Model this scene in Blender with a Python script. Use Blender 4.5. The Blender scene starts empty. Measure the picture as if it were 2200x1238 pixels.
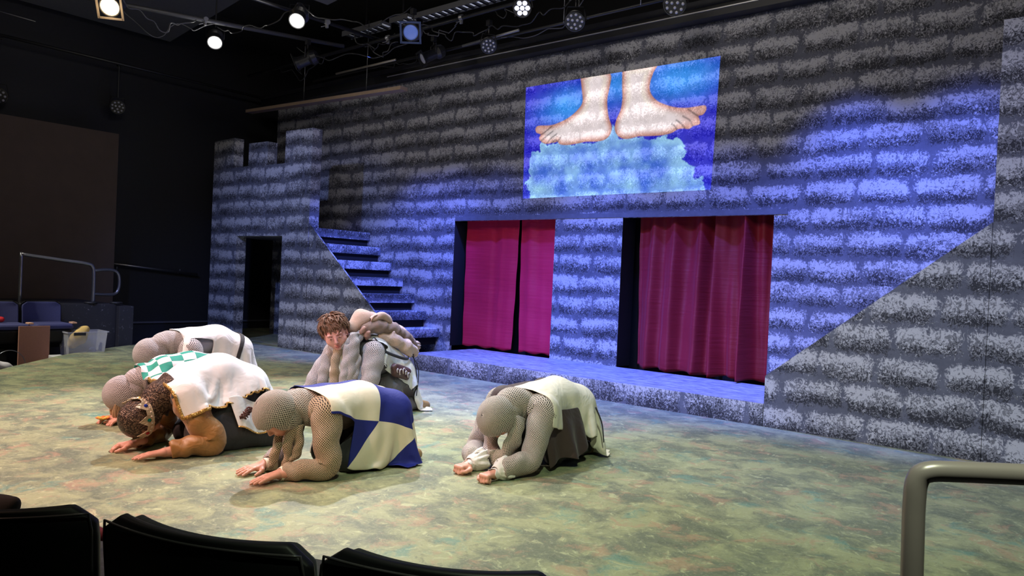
import bpy, bmesh, math, random
import numpy as np
from mathutils import Vector, Matrix, noise as mnoise
random.seed(7)
rng = np.random.RandomState(7)
PI = math.pi
S = bpy.context.scene
COL = S.collection

# ------------------------------------------------------------------ camera
EYE = np.array([0.0, 0.0, 1.2])
FPX = 1600.0
_a = math.radians(50.43); _p = -0.0125; _r = math.radians(2.58)
FW = np.array([-math.cos(_a)*math.cos(_p), math.sin(_a)*math.cos(_p), math.sin(_p)])
_r0 = np.cross(FW, [0, 0, 1]); _r0 /= np.linalg.norm(_r0)
_u0 = np.cross(_r0, FW)
RT = _r0*math.cos(_r) + _u0*math.sin(_r)
UP = -_r0*math.sin(_r) + _u0*math.cos(_r)
cd = bpy.data.cameras.new('camera'); cam = bpy.data.objects.new('camera', cd); COL.objects.link(cam)
cd.sensor_width = 36.0; cd.lens = 36.0*FPX/2200.0; cd.clip_start = 0.05; cd.clip_end = 100
m = Matrix.Identity(4)
for i in range(3):
    m[i][0] = RT[i]; m[i][1] = UP[i]; m[i][2] = -FW[i]; m[i][3] = EYE[i]
cam.matrix_world = m
S.camera = cam

# ------------------------------------------------------------------ world, view, lights
w = bpy.data.worlds.new('world'); S.world = w; w.use_nodes = True
w.node_tree.nodes['Background'].inputs[0].default_value = (0.55, 0.6, 0.85, 1)
w.node_tree.nodes['Background'].inputs[1].default_value = 0.012
S.view_settings.view_transform = 'Standard'; S.view_settings.look = 'None'
S.view_settings.gamma = 1; S.view_settings.use_curve_mapping = False
S.view_settings.exposure = 0.0
try:
    S.cycles.max_bounces = 5; S.cycles.diffuse_bounces = 3; S.cycles.glossy_bounces = 3
    S.cycles.transmission_bounces = 4; S.cycles.sample_clamp_indirect = 4.0
except Exception: pass

def spot(name, loc, aim, watts, col, deg, blend=0.6, r=0.08):
    l = bpy.data.lights.new(name, 'SPOT'); l.energy = watts; l.color = col
    l.spot_size = math.radians(deg); l.spot_blend = blend; l.shadow_soft_size = r
    o = bpy.data.objects.new(name, l); COL.objects.link(o); o.location = loc
    o.rotation_euler = (Vector(aim)-Vector(loc)).to_track_quat('-Z', 'Y').to_euler()
    return o
def area(name, loc, aim, watts, col, sx, sy):
    l = bpy.data.lights.new(name, 'AREA'); l.energy = watts; l.color = col
    l.shape = 'RECTANGLE'; l.size = sx; l.size_y = sy
    o = bpy.data.objects.new(name, l); COL.objects.link(o); o.location = loc
    o.rotation_euler = (Vector(aim)-Vector(loc)).to_track_quat('-Z', 'Y').to_euler()
    return o
# white front-of-house washes on the actors and the floor
spot('spot_house_left', (-7.8, -0.2, 4.7), (-4.9, 3.0, 0.0), 780, (1.0, 0.80, 0.76), 64, 0.8)
spot('spot_house_centre', (-3.4, -1.4, 4.8), (-4.4, 2.0, 0.0), 620, (1.0, 0.62, 0.44), 60, 0.9)
spot('spot_top_back', (-6.9, 5.4, 4.6), (-5.3, 3.4, 0.2), 1350, (0.93, 0.90, 1.0), 58, 0.7)
spot('spot_top_right', (-4.9, 5.0, 4.7), (-3.2, 3.8, 0.2), 650, (0.96, 0.98, 0.90), 56, 0.8)
spot('spot_left_floor', (-10.5, 0.6, 4.7), (-8.8, 3.4, 0.0), 1150, (1.0, 0.95, 0.76), 64, 0.9)
spot('spot_right_green', (0.2, 0.6, 4.8), (-1.5, 3.8, 0.0), 640, (0.82, 1.0, 0.66), 70, 0.9)
spot('spot_house_warm', (-5.6, -1.6, 4.8), (-5.0, 1.6, 0), 900, (1.0, 0.55, 0.44), 60, 0.95)
# lavender front wash on the painted flats
spot('spot_flats_right', (-3.0, 1.4, 4.7), (-0.9, 6.6, 0.5), 1100, (0.50, 0.56, 1.0), 54, 0.95)
spot('spot_flats_left', (-7.8, 1.6, 4.8), (-10.3, 6.5, 0.6), 820, (0.26, 0.38, 1.0), 56, 0.95)
# blue wall wash from the bar over the platform
for i, (x, e, za) in enumerate([(-8.3, 520, -1.2), (-6.8, 1000, -.1), (-5.1, 1000, -.1), (-3.5, 1150, .0), (-2.2, 1100, .45), (-1.25, 800, .6)]):
    spot('spot_blue_wash', (x, 6.62 if i in (0, 4, 5) else 6.05, 4.35 if i in (1, 2, 3) else 4.2), (x+0.15, 7.7, za), e*.78, (0.085, 0.16, 1.0), 62 if i in (4, 5) else 54, 1.0)
spot('spot_blue_stairs', (-5.9, 6.6, 4.0), (-8.6, 7.1, 0.9), 1500, (0.11, 0.18, 1.0), 50, 0.8)
spot('spot_blue_floor', (-5.2, 3.6, 4.7), (-4.9, 6.7, 0.0), 2900, (0.12, 0.20, 1.0), 60, 0.95)
spot('spot_teal_centre', (-4.0, 1.6, 4.8), (-4.3, 4.7, 0.0), 480, (0.26, 0.55, 1.0), 56, 1.0)
# faint work light on the upper wall and rig
area('work_light_glow', (-3.5, 2.0, 5.3), (-5.0, 7.7, 3.0), 85, (1.0, 0.93, 0.86), 3.0, 1.0)

# ------------------------------------------------------------------ helpers
def tag(o, label=None, cat=None, group=None, kind=None):
    if label: o['label'] = label
    if cat: o['category'] = cat
    if group: o['group'] = group
    if kind: o['kind'] = kind
    return o
def empty(name, loc, label=None, cat=None, group=None, rz=0.0):
    o = bpy.data.objects.new(name, None); COL.objects.link(o); o.location = loc; o.rotation_euler = (0, 0, rz)
    o.empty_display_size = 0.1
    bpy.context.view_layer.update()
    return tag(o, label, cat, group)
def link(name, me, mats, parent=None, smooth=True):
    o = bpy.data.objects.new(name, me); COL.objects.link(o)
    for mt in (mats if isinstance(mats, (list, tuple)) else [mats]): me.materials.append(mt)
    if smooth: me.polygons.foreach_set('use_smooth', [True]*len(me.polygons))
    if parent is not None:
        o.parent = parent
        # geometry is given in world space: undo the parents' transforms
        M = Matrix.Identity(4); q = parent
        while q is not None:
            M = Matrix.LocRotScale(q.location, q.rotation_euler, q.scale) @ M; q = q.parent
        me.transform(M.inverted())
    return o
def mesh(V, F, uv=None):
    me = bpy.data.meshes.new('m'); me.from_pydata([tuple(v) for v in V], [], [tuple(int(i) for i in f) for f in F]); me.update()
    if uv is not None:
        l = me.uv_layers.new(name='UVMap'); l.data.foreach_set('uv', np.asarray(uv, dtype=np.float32).ravel())
    return me
class MB:
    def __init__(s): s.V = []; s.F = []; s.UV = []; s.M = []
    def add(s, V, F, mi=0, uv=None):
        n = len(s.V); s.V += [tuple(map(float, v)) for v in V]
        for k, f in enumerate(F):
            s.F.append(tuple(i+n for i in f)); s.M.append(mi)
            s.UV.append(uv[k] if uv is not None else [(0, 0)]*len(f))
        return s
    def box(s, x0, x1, y0, y1, z0, z1, mi=0):
        V = [(x, y, z) for z in (z0, z1) for y in (y0, y1) for x in (x0, x1)]
        return s.add(V, [(0, 2, 3, 1), (4, 5, 7, 6), (0, 1, 5, 4), (2, 6, 7, 3), (0, 4, 6, 2), (1, 3, 7, 5)], mi)
    def obox(s, c, ax, ay, az, hx, hy, hz, mi=0):
        c = np.array(c, float); ax, ay, az = [np.array(a, float) for a in (ax, ay, az)]
        V = [c+ax*i*hx+ay*j*hy+az*k*hz for k in (-1, 1) for j in (-1, 1) for i in (-1, 1)]
        return s.add(V, [(0, 2, 3, 1), (4, 5, 7, 6), (0, 1, 5, 4), (2, 6, 7, 3), (0, 4, 6, 2), (1, 3, 7, 5)], mi)
    def tube(s, pts, r, n=10, caps=True, mi=0, flat=1.0, cells=None, cell=0.011, up=(0, 0, 1)):
        V, F, UV = tube_geo(pts, r, n, caps, flat, cells, cell, up); return s.add(V, F, mi, UV)
    def prism(s, poly, f, mi=0):
        """poly: list of 2d points, f(u,v,k)->xyz for k = 0 front, 1 back"""
        n = len(poly); V = [f(u, v, 0) for u, v in poly]+[f(u, v, 1) for u, v in poly]
        s.add(V, [tuple(range(n)), tuple(range(2*n-1, n-1, -1))]+[(i, i+n, (i+1) % n+n, (i+1) % n) for i in range(n)], mi)
        return s
    def lathe(s, c, ax, prof, n=24, mi=0):
        """prof: (t along axis, radius)"""
        c = np.array(c, float); ax = np.array(ax, float); ax /= np.linalg.norm(ax)
        a, b = perp(ax); V = []; F = []
        for t, r in prof:
            for k in range(n):
                q = 2*PI*k/n; V.append(c+ax*t+(a*math.cos(q)+b*math.sin(q))*r)
        for i in range(len(prof)-1):
            for k in range(n):
                k2 = (k+1) % n; F.append((i*n+k, i*n+k2, (i+1)*n+k2, (i+1)*n+k))
        F.append(tuple(range(n-1, -1, -1))); F.append(tuple(range((len(prof)-1)*n, len(prof)*n)))
        return s.add(V, F, mi)
    def build(s, name, mats, parent=None, smooth=False, bevel=0, fix=True):
        me = bpy.data.meshes.new(name); me.from_pydata(s.V, [], s.F); me.update()
        l = me.uv_layers.new(name='UVMap'); l.data.foreach_set('uv', [c for f in s.UV for u in f for c in u])
        o = link(name, me, mats, parent, smooth)
        me.polygons.foreach_set('material_index', s.M)
        if fix:
            bm = bmesh.new(); bm.from_mesh(me); bmesh.ops.recalc_face_normals(bm, faces=bm.faces); bm.to_mesh(me); bm.free()
        if bevel:
            b = o.modifiers.new('bevel', 'BEVEL'); b.width = bevel; b.segments = 2; b.limit_method = 'ANGLE'
        return o
def perp(ax):
    ax = np.array(ax, float); t = np.array([0, 0, 1.0]) if abs(ax[2]) < .9 else np.array([1.0, 0, 0])
    a = np.cross(t, ax); a /= np.linalg.norm(a); return a, np.cross(ax, a)
def catmull(P, n):
    P = np.array(P, float); m = len(P); out = []
    if m == 2: return np.array([P[0]+(P[1]-P[0])*i/(n-1) for i in range(n)])
    for i in range(n):
        t = i/(n-1)*(m-1); k = min(int(t), m-2); u = t-k
        p0 = P[k-1] if k > 0 else 2*P[0]-P[1]; p1 = P[k]; p2 = P[k+1]; p3 = P[k+2] if k+2 < m else 2*P[-1]-P[-2]
        out.append(.5*((2*p1)+(-p0+p2)*u+(2*p0-5*p1+4*p2-p3)*u*u+(-p0+3*p1-3*p2+p3)*u**3))
    return np.array(out)
def tube_geo(pts, r, n=10, caps=True, flat=1.0, cells=None, cell=0.011, up=(0, 0, 1)):
    P = np.array(pts, float); m = len(P)
    R = np.array(r, float) if hasattr(r, '__len__') else np.full(m, float(r))
    T = np.gradient(P, axis=0); T /= np.linalg.norm(T, axis=1)[:, None]+1e-9
    a = np.cross(np.array(up, float), T[0]); 
    if np.linalg.norm(a) < 1e-3: a = np.cross((1, 0.1, 0), T[0])
    a /= np.linalg.norm(a); V = []; A = []
    for i in range(m):
        a = a-T[i]*(a@T[i]); a /= np.linalg.norm(a); b = np.cross(T[i], a)
        for k in range(n):
            q = 2*PI*k/n; V.append(P[i]+R[i]*(a*math.cos(q)+b*math.sin(q)*flat))
    L = np.concatenate([[0], np.cumsum(np.linalg.norm(np.diff(P, axis=0), axis=1))])
    if cells is None: cells = max(4, round(2*PI*R.mean()/cell))
    F = []; UV = []
    for i in range(m-1):
        for k in range(n):
            k2 = (k+1) % n; F.append((i*n+k, i*n+k2, (i+1)*n+k2, (i+1)*n+k))
            u0 = k/n*cells; u1 = (k+1)/n*cells; v0 = L[i]/cell; v1 = L[i+1]/cell
            UV.append([(u0, v0), (u1, v0), (u1, v1), (u0, v1)])
    if caps:
        F.append(tuple(range(n-1, -1, -1))); UV.append([(0, 0)]*n)
        F.append(tuple(range((m-1)*n, m*n))); UV.append([(0, 0)]*n)
    return V, F, UV

# ------------------------------------------------------------------ materials
def newmat(name):
    mt = bpy.data.materials.new(name); mt.use_nodes = True
    nt = mt.node_tree; return mt, nt, nt.nodes['Principled BSDF']
def N(nt, t, **kw):
    n = nt.nodes.new(t)
    for k, v in kw.items():
        if hasattr(n, k) and not k.startswith('in_'): setattr(n, k, v)
    return n
def mth(nt, op, a, b=None, c=None, clamp=False):
    n = nt.nodes.new('ShaderNodeMath'); n.operation = op; n.use_clamp = clamp
    for i, v in enumerate((a, b, c)):
        if v is None: continue
        if isinstance(v, (int, float)): n.inputs[i].default_value = v
        else: nt.links.new(v, n.inputs[i])
    return n.outputs[0]
def mixc(nt, f, a, b):
    n = nt.nodes.new('ShaderNodeMix'); n.data_type = 'RGBA'
    for i, v in ((0, f), (6, a), (7, b)):
        if isinstance(v, (int, float)): n.inputs[i].default_value = v
        elif isinstance(v, (tuple, list)): n.inputs[i].default_value = (*v[:3], 1)
        else: nt.links.new(v, n.inputs[i])
    return n.outputs[2]
def noise(nt, vec, scale, detail=4, rough=.6, dist=0.0):
    n = nt.nodes.new('ShaderNodeTexNoise'); n.inputs['Scale'].default_value = scale
    n.inputs['Detail'].default_value = detail; n.inputs['Roughness'].default_value = rough
    n.inputs['Distortion'].default_value = dist
    if vec is not None: nt.links.new(vec, n.inputs['Vector'])
    return n.outputs[0]
def ramp(nt, f, stops):
    n = nt.nodes.new('ShaderNodeValToRGB'); cr = n.color_ramp
    while len(cr.elements) < len(stops): cr.elements.new(.5)
    for e, (p, c) in zip(cr.elements, stops): e.position = p; e.color = (*c[:3], 1)
    nt.links.new(f, n.inputs[0]); return n.outputs[0]
def smooth(nt, v, a, b):
    n = nt.nodes.new('ShaderNodeMapRange'); n.interpolation_type = 'SMOOTHSTEP'
    n.inputs[1].default_value = a; n.inputs[2].default_value = b
    nt.links.new(v, n.inputs[0]); return n.outputs[0]
def bump(nt, bs, h, strength=.3, dist=.01):
    n = nt.nodes.new('ShaderNodeBump'); n.inputs['Strength'].default_value = strength; n.inputs['Distance'].default_value = dist
    nt.links.new(h, n.inputs['Height']); nt.links.new(n.outputs[0], bs.inputs['Normal'])
def plain(name, col, rough=.6, metal=0.0, spec=.5, vary=.12, scale=20, emit=None, es=0, alpha=1, sheen=0, bmp=0):
    mt, nt, bs = newmat(name)
    pos = N(nt, 'ShaderNodeNewGeometry').outputs['Position']
    f = noise(nt, pos, scale)
    nt.links.new(mixc(nt, f, tuple(c*(1-vary) for c in col), tuple(min(1, c*(1+vary)) for c in col)), bs.inputs['Base Color'])
    bs.inputs['Roughness'].default_value = rough; bs.inputs['Metallic'].default_value = metal
    bs.inputs['Specular IOR Level'].default_value = spec; bs.inputs['Alpha'].default_value = alpha
    if sheen: bs.inputs['Sheen Weight'].default_value = sheen
    if emit: bs.inputs['Emission Color'].default_value = (*emit, 1); bs.inputs['Emission Strength'].default_value = es
    if bmp: bump(nt, bs, noise(nt, pos, scale*3), bmp, .004)
    return mt
def wall_nodes(nt, seed=0.0, bw=.47, bh=.257, contrast=1.0, zoff=.0):
    """painted stone blocks: dabbed light and dark strokes; returns colour socket"""
    g = N(nt, 'ShaderNodeNewGeometry'); sp = N(nt, 'ShaderNodeSeparateXYZ'); nt.links.new(g.outputs['Position'], sp.inputs[0])
    u0 = mth(nt, 'ADD', mth(nt, 'ADD', sp.outputs[0], sp.outputs[1]), 40.13+seed); v0 = mth(nt, 'ADD', sp.outputs[2], 10*bh+zoff)
    cb = N(nt, 'ShaderNodeCombineXYZ'); nt.links.new(u0, cb.inputs[0]); nt.links.new(v0, cb.inputs[1])
    P = cb.outputs[0]
    d1 = mth(nt, 'MULTIPLY', mth(nt, 'SUBTRACT', noise(nt, P, 1.3, 2), .5), .26)
    d2 = mth(nt, 'MULTIPLY', mth(nt, 'SUBTRACT', noise(nt, P, 16, 3, .6), .5), .085)
    d3 = mth(nt, 'MULTIPLY', mth(nt, 'SUBTRACT', noise(nt, P, 40, 2, .6), .5), .05)
    u = mth(nt, 'ADD', mth(nt, 'ADD', u0, d1), mth(nt, 'ADD', d2, d3))
    v = mth(nt, 'ADD', mth(nt, 'ADD', v0, mth(nt, 'MULTIPLY', d1, .35)), mth(nt, 'SUBTRACT', d2, d3))
    row = mth(nt, 'FLOOR', mth(nt, 'DIVIDE', v, bh))
    fv = mth(nt, 'FRACT', mth(nt, 'DIVIDE', v, bh))
    wn = N(nt, 'ShaderNodeTexWhiteNoise'); wn.noise_dimensions = '1D'; nt.links.new(row, wn.inputs['W'])
    uu = mth(nt, 'ADD', mth(nt, 'DIVIDE', u, bw), mth(nt, 'ADD', mth(nt, 'MULTIPLY', row, .5), mth(nt, 'MULTIPLY', wn.outputs[0], .35)))
    fu = mth(nt, 'FRACT', uu)
    wn2 = N(nt, 'ShaderNodeTexWhiteNoise'); wn2.noise_dimensions = '2D'
    c2 = N(nt, 'ShaderNodeCombineXYZ'); nt.links.new(mth(nt, 'FLOOR', uu), c2.inputs[0]); nt.links.new(row, c2.inputs[1]); nt.links.new(c2.outputs[0], wn2.inputs['Vector'])
    du = mth(nt, 'MINIMUM', fu, mth(nt, 'SUBTRACT', 1, fu)); dv = mth(nt, 'MINIMUM', fv, mth(nt, 'SUBTRACT', 1, fv))
    du = mth(nt, 'MULTIPLY', du, bw); dv = mth(nt, 'MULTIPLY', dv, bh)
    # rounded block distance
    r = .07
    ax = mth(nt, 'MAXIMUM', mth(nt, 'SUBTRACT', r, du), 0); ay = mth(nt, 'MAXIMUM', mth(nt, 'SUBTRACT', r, dv), 0)
    dd = mth(nt, 'SUBTRACT', r, mth(nt, 'SQRT', mth(nt, 'ADD', mth(nt, 'MULTIPLY', ax, ax), mth(nt, 'MULTIPLY', ay, ay))))
        # brush strokes: stretched, strongly distorted noise, two directions
    mp = N(nt, 'ShaderNodeMapping'); mp.inputs['Scale'].default_value = (1.0, .80, 1); mp.inputs['Rotation'].default_value = (0, 0, .5); nt.links.new(P, mp.inputs[0])
    s1 = noise(nt, mp.outputs[0], 24, 3, .66, 2.2)
    s2 = noise(nt, mp.outputs[0], 31, 3, .64, 2.4)
    big = noise(nt, P, 2.6, 3, .6)
    ms = N(nt, 'ShaderNodeMapping'); ms.inputs['Scale'].default_value = (.7, 4.5, 1); nt.links.new(P, ms.inputs[0])
    streak = mth(nt, 'SUBTRACT', noise(nt, ms.outputs[0], 1.6, 3, .6), .5)
    inb = smooth(nt, mth(nt, 'ADD', dd, mth(nt, 'ADD', mth(nt, 'MULTIPLY', mth(nt, 'SUBTRACT', s1, .5), .15), mth(nt, 'MULTIPLY', mth(nt, 'SUBTRACT', noise(nt, P, 1.9, 2), .5), .11))), .002, .044)
    top = smooth(nt, fv, .15, .8)
    th = mth(nt, 'ADD', s1, mth(nt, 'ADD', mth(nt, 'MULTIPLY', mth(nt, 'SUBTRACT', top, .5), .19), mth(nt, 'MULTIPLY', mth(nt, 'SUBTRACT', big, .5), .34)))
    th = mth(nt, 'ADD', th, mth(nt, 'MULTIPLY', streak, .30))
    th = mth(nt, 'ADD', th, mth(nt, 'MULTIPLY', mth(nt, 'SUBTRACT', wn2.outputs[0], .5), .06))
    lite = smooth(nt, th, .50, .575)
    th2 = mth(nt, 'SUBTRACT', mth(nt, 'ADD', s2, mth(nt, 'MULTIPLY', mth(nt, 'SUBTRACT', .44, top), .20)), mth(nt, 'MULTIPLY', mth(nt, 'ADD', mth(nt, 'SUBTRACT', big, .5), streak), .16))
    dark = smooth(nt, th2, .50, .57)
    cloud = noise(nt, P, 5, 5, .65)
    mortar = mixc(nt, cloud, (.050, .053, .072), (.165, .17, .21))
    mid = mixc(nt, noise(nt, P, 9, 4, .6), (.11, .11, .125), (.25, .25, .272))
    body = mixc(nt, mth(nt, 'MULTIPLY', dark, .93), mid, (.018, .018, .024))
    body = mixc(nt, mth(nt, 'MULTIPLY', lite, mth(nt, 'SUBTRACT', 1, mth(nt, 'MULTIPLY', dark, .75))), body, (.46, .455, .48))
    col = mixc(nt, inb, mortar, body)
    return col, P
def wall_mat(name, seed=0.0, zoff=0.0, bw=.47, bh=.257):
    mt, nt, bs = newmat(name)
    col, P = wall_nodes(nt, seed, bw, bh, zoff=zoff)
    nt.links.new(col, bs.inputs['Base Color']); bs.inputs['Roughness'].default_value = .75
    bs.inputs['Specular IOR Level'].default_value = .25
    return mt
M_WALL = wall_mat('painted_stone', 0.0, 0.0, .52)
M_FLAT = wall_mat('painted_stone_flat', 3.3, .05)
M_CURB = wall_mat('painted_stone_curb', 1.7, -.045, .62, .30)
M_BLACK = plain('matte_black', (.012, .012, .014), .8, spec=.2)
M_BLACKP = plain('black_paint', (.02, .02, .025), .45, spec=.5, vary=.3)
M_STEEL = plain('grey_steel', (.30, .30, .33), .35, metal=.9)
M_CABLE = plain('black_cable', (.02, .02, .022), .35)
# ================================================================== SET
ZP = 0.20; YF = 6.49; YW = 7.70
def structure(o): o['kind'] = 'structure'; return o

# painted stage floor (thrust) and house floor
def stage_floor_mat():
    mt, nt, bs = newmat('painted_floor')
    g = N(nt, 'ShaderNodeNewGeometry').outputs['Position']
    P = g
    wob = N(nt, 'ShaderNodeTexNoise'); wob.inputs['Scale'].default_value = 4; wob.inputs['Detail'].default_value = 4; nt.links.new(P, wob.inputs['Vector'])
    va = N(nt, 'ShaderNodeVectorMath', operation='MULTIPLY_ADD'); nt.links.new(wob.outputs['Color'], va.inputs[0]); va.inputs[1].default_value = (.25, .25, .0); nt.links.new(P, va.inputs[2])
    Q = va.outputs[0]
    a = noise(nt, Q, 3.0, 7, .70); b = noise(nt, Q, 4.2, 7, .72, .4); c = noise(nt, Q, 14, 6, .75, .6); d = noise(nt, Q, 2.9, 6, .7, .3); e = noise(nt, P, 60, 4, .8, .8)
    base = mixc(nt, smooth(nt, a, .40, .60), (.150, .172, .118), (.315, .335, .190))
    base = mixc(nt, mth(nt, 'MULTIPLY', smooth(nt, b, .53, .63), .6), base, (.40, .25, .165))
    base = mixc(nt, mth(nt, 'MULTIPLY', smooth(nt, d, .56, .68), .75), base, (.115, .245, .20))
    base = mixc(nt, mth(nt, 'MULTIPLY', smooth(nt, c, .55, .66), .65), base, (.50, .53, .31))
    base = mixc(nt, mth(nt, 'MULTIPLY', smooth(nt, c, .45, .35), .42), base, (.075, .085, .06))
    base = mixc(nt, mth(nt, 'MULTIPLY', smooth(nt, e, .52, .66), .35), base, (.46, .46, .36))
    nt.links.new(base, bs.inputs['Base Color']); bs.inputs['Roughness'].default_value = .5
    bs.inputs['Specular IOR Level'].default_value = .2
    bump(nt, bs, e, .12, .003)
    return mt
M_FLOOR = stage_floor_mat()
edge = [(-12.0, 6.49), (-11.35, 5.4), (-10.924, 4.629), (-10.616, 4.193), (-10.185, 3.616), (-9.726, 3.179), (-9.368, 2.846), (-9.109, 2.628),
        (-8.3, 2.02), (-7.2, 1.45), (-6.0, 1.08), (-4.8, .98), (-3.6, 1.15), (-2.5, 1.58), (-1.5, 2.25), (-.6, 3.0), (.3, 3.7), (1.2, 4.7), (1.6, 6.49)]
edge = [tuple(p) for p in catmull(edge, 90)]
poly = edge + [(1.6, 9.4), (-13.2, 9.4), (-13.2, 6.6)]
mb = MB(); mb.prism(poly, lambda u, v, k: (u, v, 0.0 if k == 0 else -0.19)); structure(mb.build('floor', M_FLOOR))
mb = MB(); mb.prism([(x, y) for x, y in edge], lambda u, v, k: (u+0.0, v, -.191 if k == 0 else -.20))
mb = MB().box(-17, 5, -4, 10.5, -0.3, -0.20); structure(mb.build('floor_house', plain('house_floor', (.018, .018, .022), .7)))
structure(MB().box(-13.6, -13.4, -4, 10.5, -.2, 6).build('wall_left', plain('black_wall', (.016, .016, .020), .65, vary=.3)))
structure(MB().box(-13.6, 5, 9.5, 9.7, -.2, 6).build('wall_back', M_BLACK))
structure(MB().box(4.6, 4.8, -4, 9.5, -.2, 6).build('wall_right', M_BLACK))
M_CEIL = plain('charcoal_ceiling', (.040, .040, .044), .9, vary=.15)
structure(MB().box(-17, 5, -4, 10.5, 5.9, 6.0).build('ceiling', M_CEIL))
structure(MB().box(-17, 5, -4.2, -4, -.2, 6).build('wall_front', M_BLACK))
structure(MB().box(-17.2, -17, -4, 10.5, -.2, 6).build('wall_side', M_BLACK))

# --- castle wall backdrop with two openings
def backdrop():
    root = empty('castle_wall', (-5, YW, 0), 'long upstage wall painted as grey stone blocks with two curtained openings', 'stage set wall')
    mb = MB(); t = .04
    for x0, x1, z0, z1 in [(-12.08, -7.48, 0, 4.14), (-7.48, -2.87, 1.99, 4.14), (-5.69, -4.69, ZP, 1.99), (-2.87, 1.3, 0, 4.14)]:
        mb.box(x0, x1, YW, YW+t, z0, z1)
    mb.build('wall_panel', M_WALL, root)
    mb = MB()
    for x0, x1 in [(-7.50, -7.478), (-4.71, -4.688)]: mb.box(x0, x1, YW+.002, YW+.30, ZP, 1.99)
    for x0, x1 in [(-5.692, -5.67), (-2.872, -2.85)]: mb.box(x0, x1, YW+t, YW+.30, ZP, 1.99)
    mb.build('opening_jamb', M_BLACK, root)
    MB().box(-7.47, -2.73, YW-.008, YW, 1.992, 2.05).build('lintel_board', plain('slate_blue_paint', (.105, .11, .14), .7, vary=.35, scale=14), root)
    return root
backdrop()

# --- curtains
def curtain_mat(name, col):
    mt, nt, bs = newmat(name)
    g = N(nt, 'ShaderNodeNewGeometry').outputs['Position']
    mp = N(nt, 'ShaderNodeMapping'); mp.inputs['Scale'].default_value = (3, 3, .4); nt.links.new(g, mp.inputs[0])
    f = noise(nt, mp.outputs[0], 6, 4)
    nt.links.new(mixc(nt, f, tuple(c*.92 for c in col), tuple(min(1, c*1.08) for c in col)), bs.inputs['Base Color'])
    bs.inputs['Roughness'].default_value = .65; bs.inputs['Sheen Weight'].default_value = .12
    bs.inputs['Sheen Tint'].default_value = (1, .3, .4, 1)
    mp2 = N(nt, 'ShaderNodeMapping'); mp2.inputs['Scale'].default_value = (.6, .6, 9); nt.links.new(g, mp2.inputs[0])
    bump(nt, bs, noise(nt, mp2.outputs[0], 3, 3, .5, .3), .25, .02)
    return mt
M_CUR_A = curtain_mat('velvet_lit_magenta', (.60, .006, .055)); M_CUR_B = curtain_mat('velvet_dim_crimson', (.24, .002, .011))  # same red velvet: blue wash tinted into left copy, dimmer light into right
def curtain(x0, x1, y, z0, z1, folds, amp, seed, label, mat, gap=0.0, side=1):
    rs = np.random.RandomState(seed); nx = 180; nz = 60; V = []; F = []
    cen = np.sort(rs.uniform(0, 1, folds)); wd = rs.uniform(.25, .6, folds)/folds; am = rs.uniform(.4, 1.0, folds)*amp*np.where(rs.rand(folds) > .5, 1, -1)
    for j in range(nz):
        v = j/(nz-1)
        for i in range(nx):
            u = i/(nx-1)
            off = sum(a*math.exp(-((u-c-(v-.5)*.02*math.sin(9*c))/w_)**2)*(1.0-.45*v) for a, c, w_ in zip(am, cen, wd))
            off += amp*.22*math.sin(u*folds*3.1+math.sin(v*3+seed))+.004*math.sin(v*23+u*5)
            # the inner edge parts slightly towards the bottom
            x = x0+(x1-x0)*u
            g_ = gap*(1-v)**1.5
            x += (-g_*u if side > 0 else g_*(1-u))
            V.append((x, y+off, z0+(z1-z0)*v+.012*math.sin(u*17+seed)*(1 if j == 0 else 0)))
    for j in range(nz-1):
        for i in range(nx-1):
            a = j*nx+i; F.append((a, a+1, a+nx+1, a+nx))
    me = mesh(V, F); o = link('stage_curtain', me, mat); s = o.modifiers.new('thick', 'SOLIDIFY'); s.thickness = .004
    return tag(o, label, 'curtain', 'red velvet curtains in the castle wall')
curtain(-7.40, -6.43, 7.88, ZP+.012, 2.08, 5, .028, 3, 'lit-tinted red curtain panel at the left side of the left opening', M_CUR_A, .05, 1)
curtain(-6.41, -5.60, 7.90, ZP+.012, 2.08, 5, .030, 5, 'lit-tinted red curtain panel beside the stone pillar, right half of the left opening', M_CUR_A, .05, -1)
curtain(-4.58, -3.60, 7.90, ZP+.012, 2.08, 7, .12, 8, 'dim-tinted red curtain panel in the left half of the right-hand opening', M_CUR_B, .03, 1)
curtain(-3.58, -2.74, 7.88, ZP+.012, 2.08, 8, .12, 11, 'dim-tinted red deeply folded curtain panel at the far right edge of the openings', M_CUR_B, .02, -1)
r = MB().tube([(-7.9, 7.98, 2.2), (-2.4, 7.98, 2.2)], .02, 8).build('curtain_rail', M_BLACKP, smooth=True); tag(r, 'black rail behind the wall header carrying the red curtains', 'rail')
structure(MB().box(-8.4, -2.0, 8.15, 8.2, 0, 4.2).build('wall_masking', M_BLACK))

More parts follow.
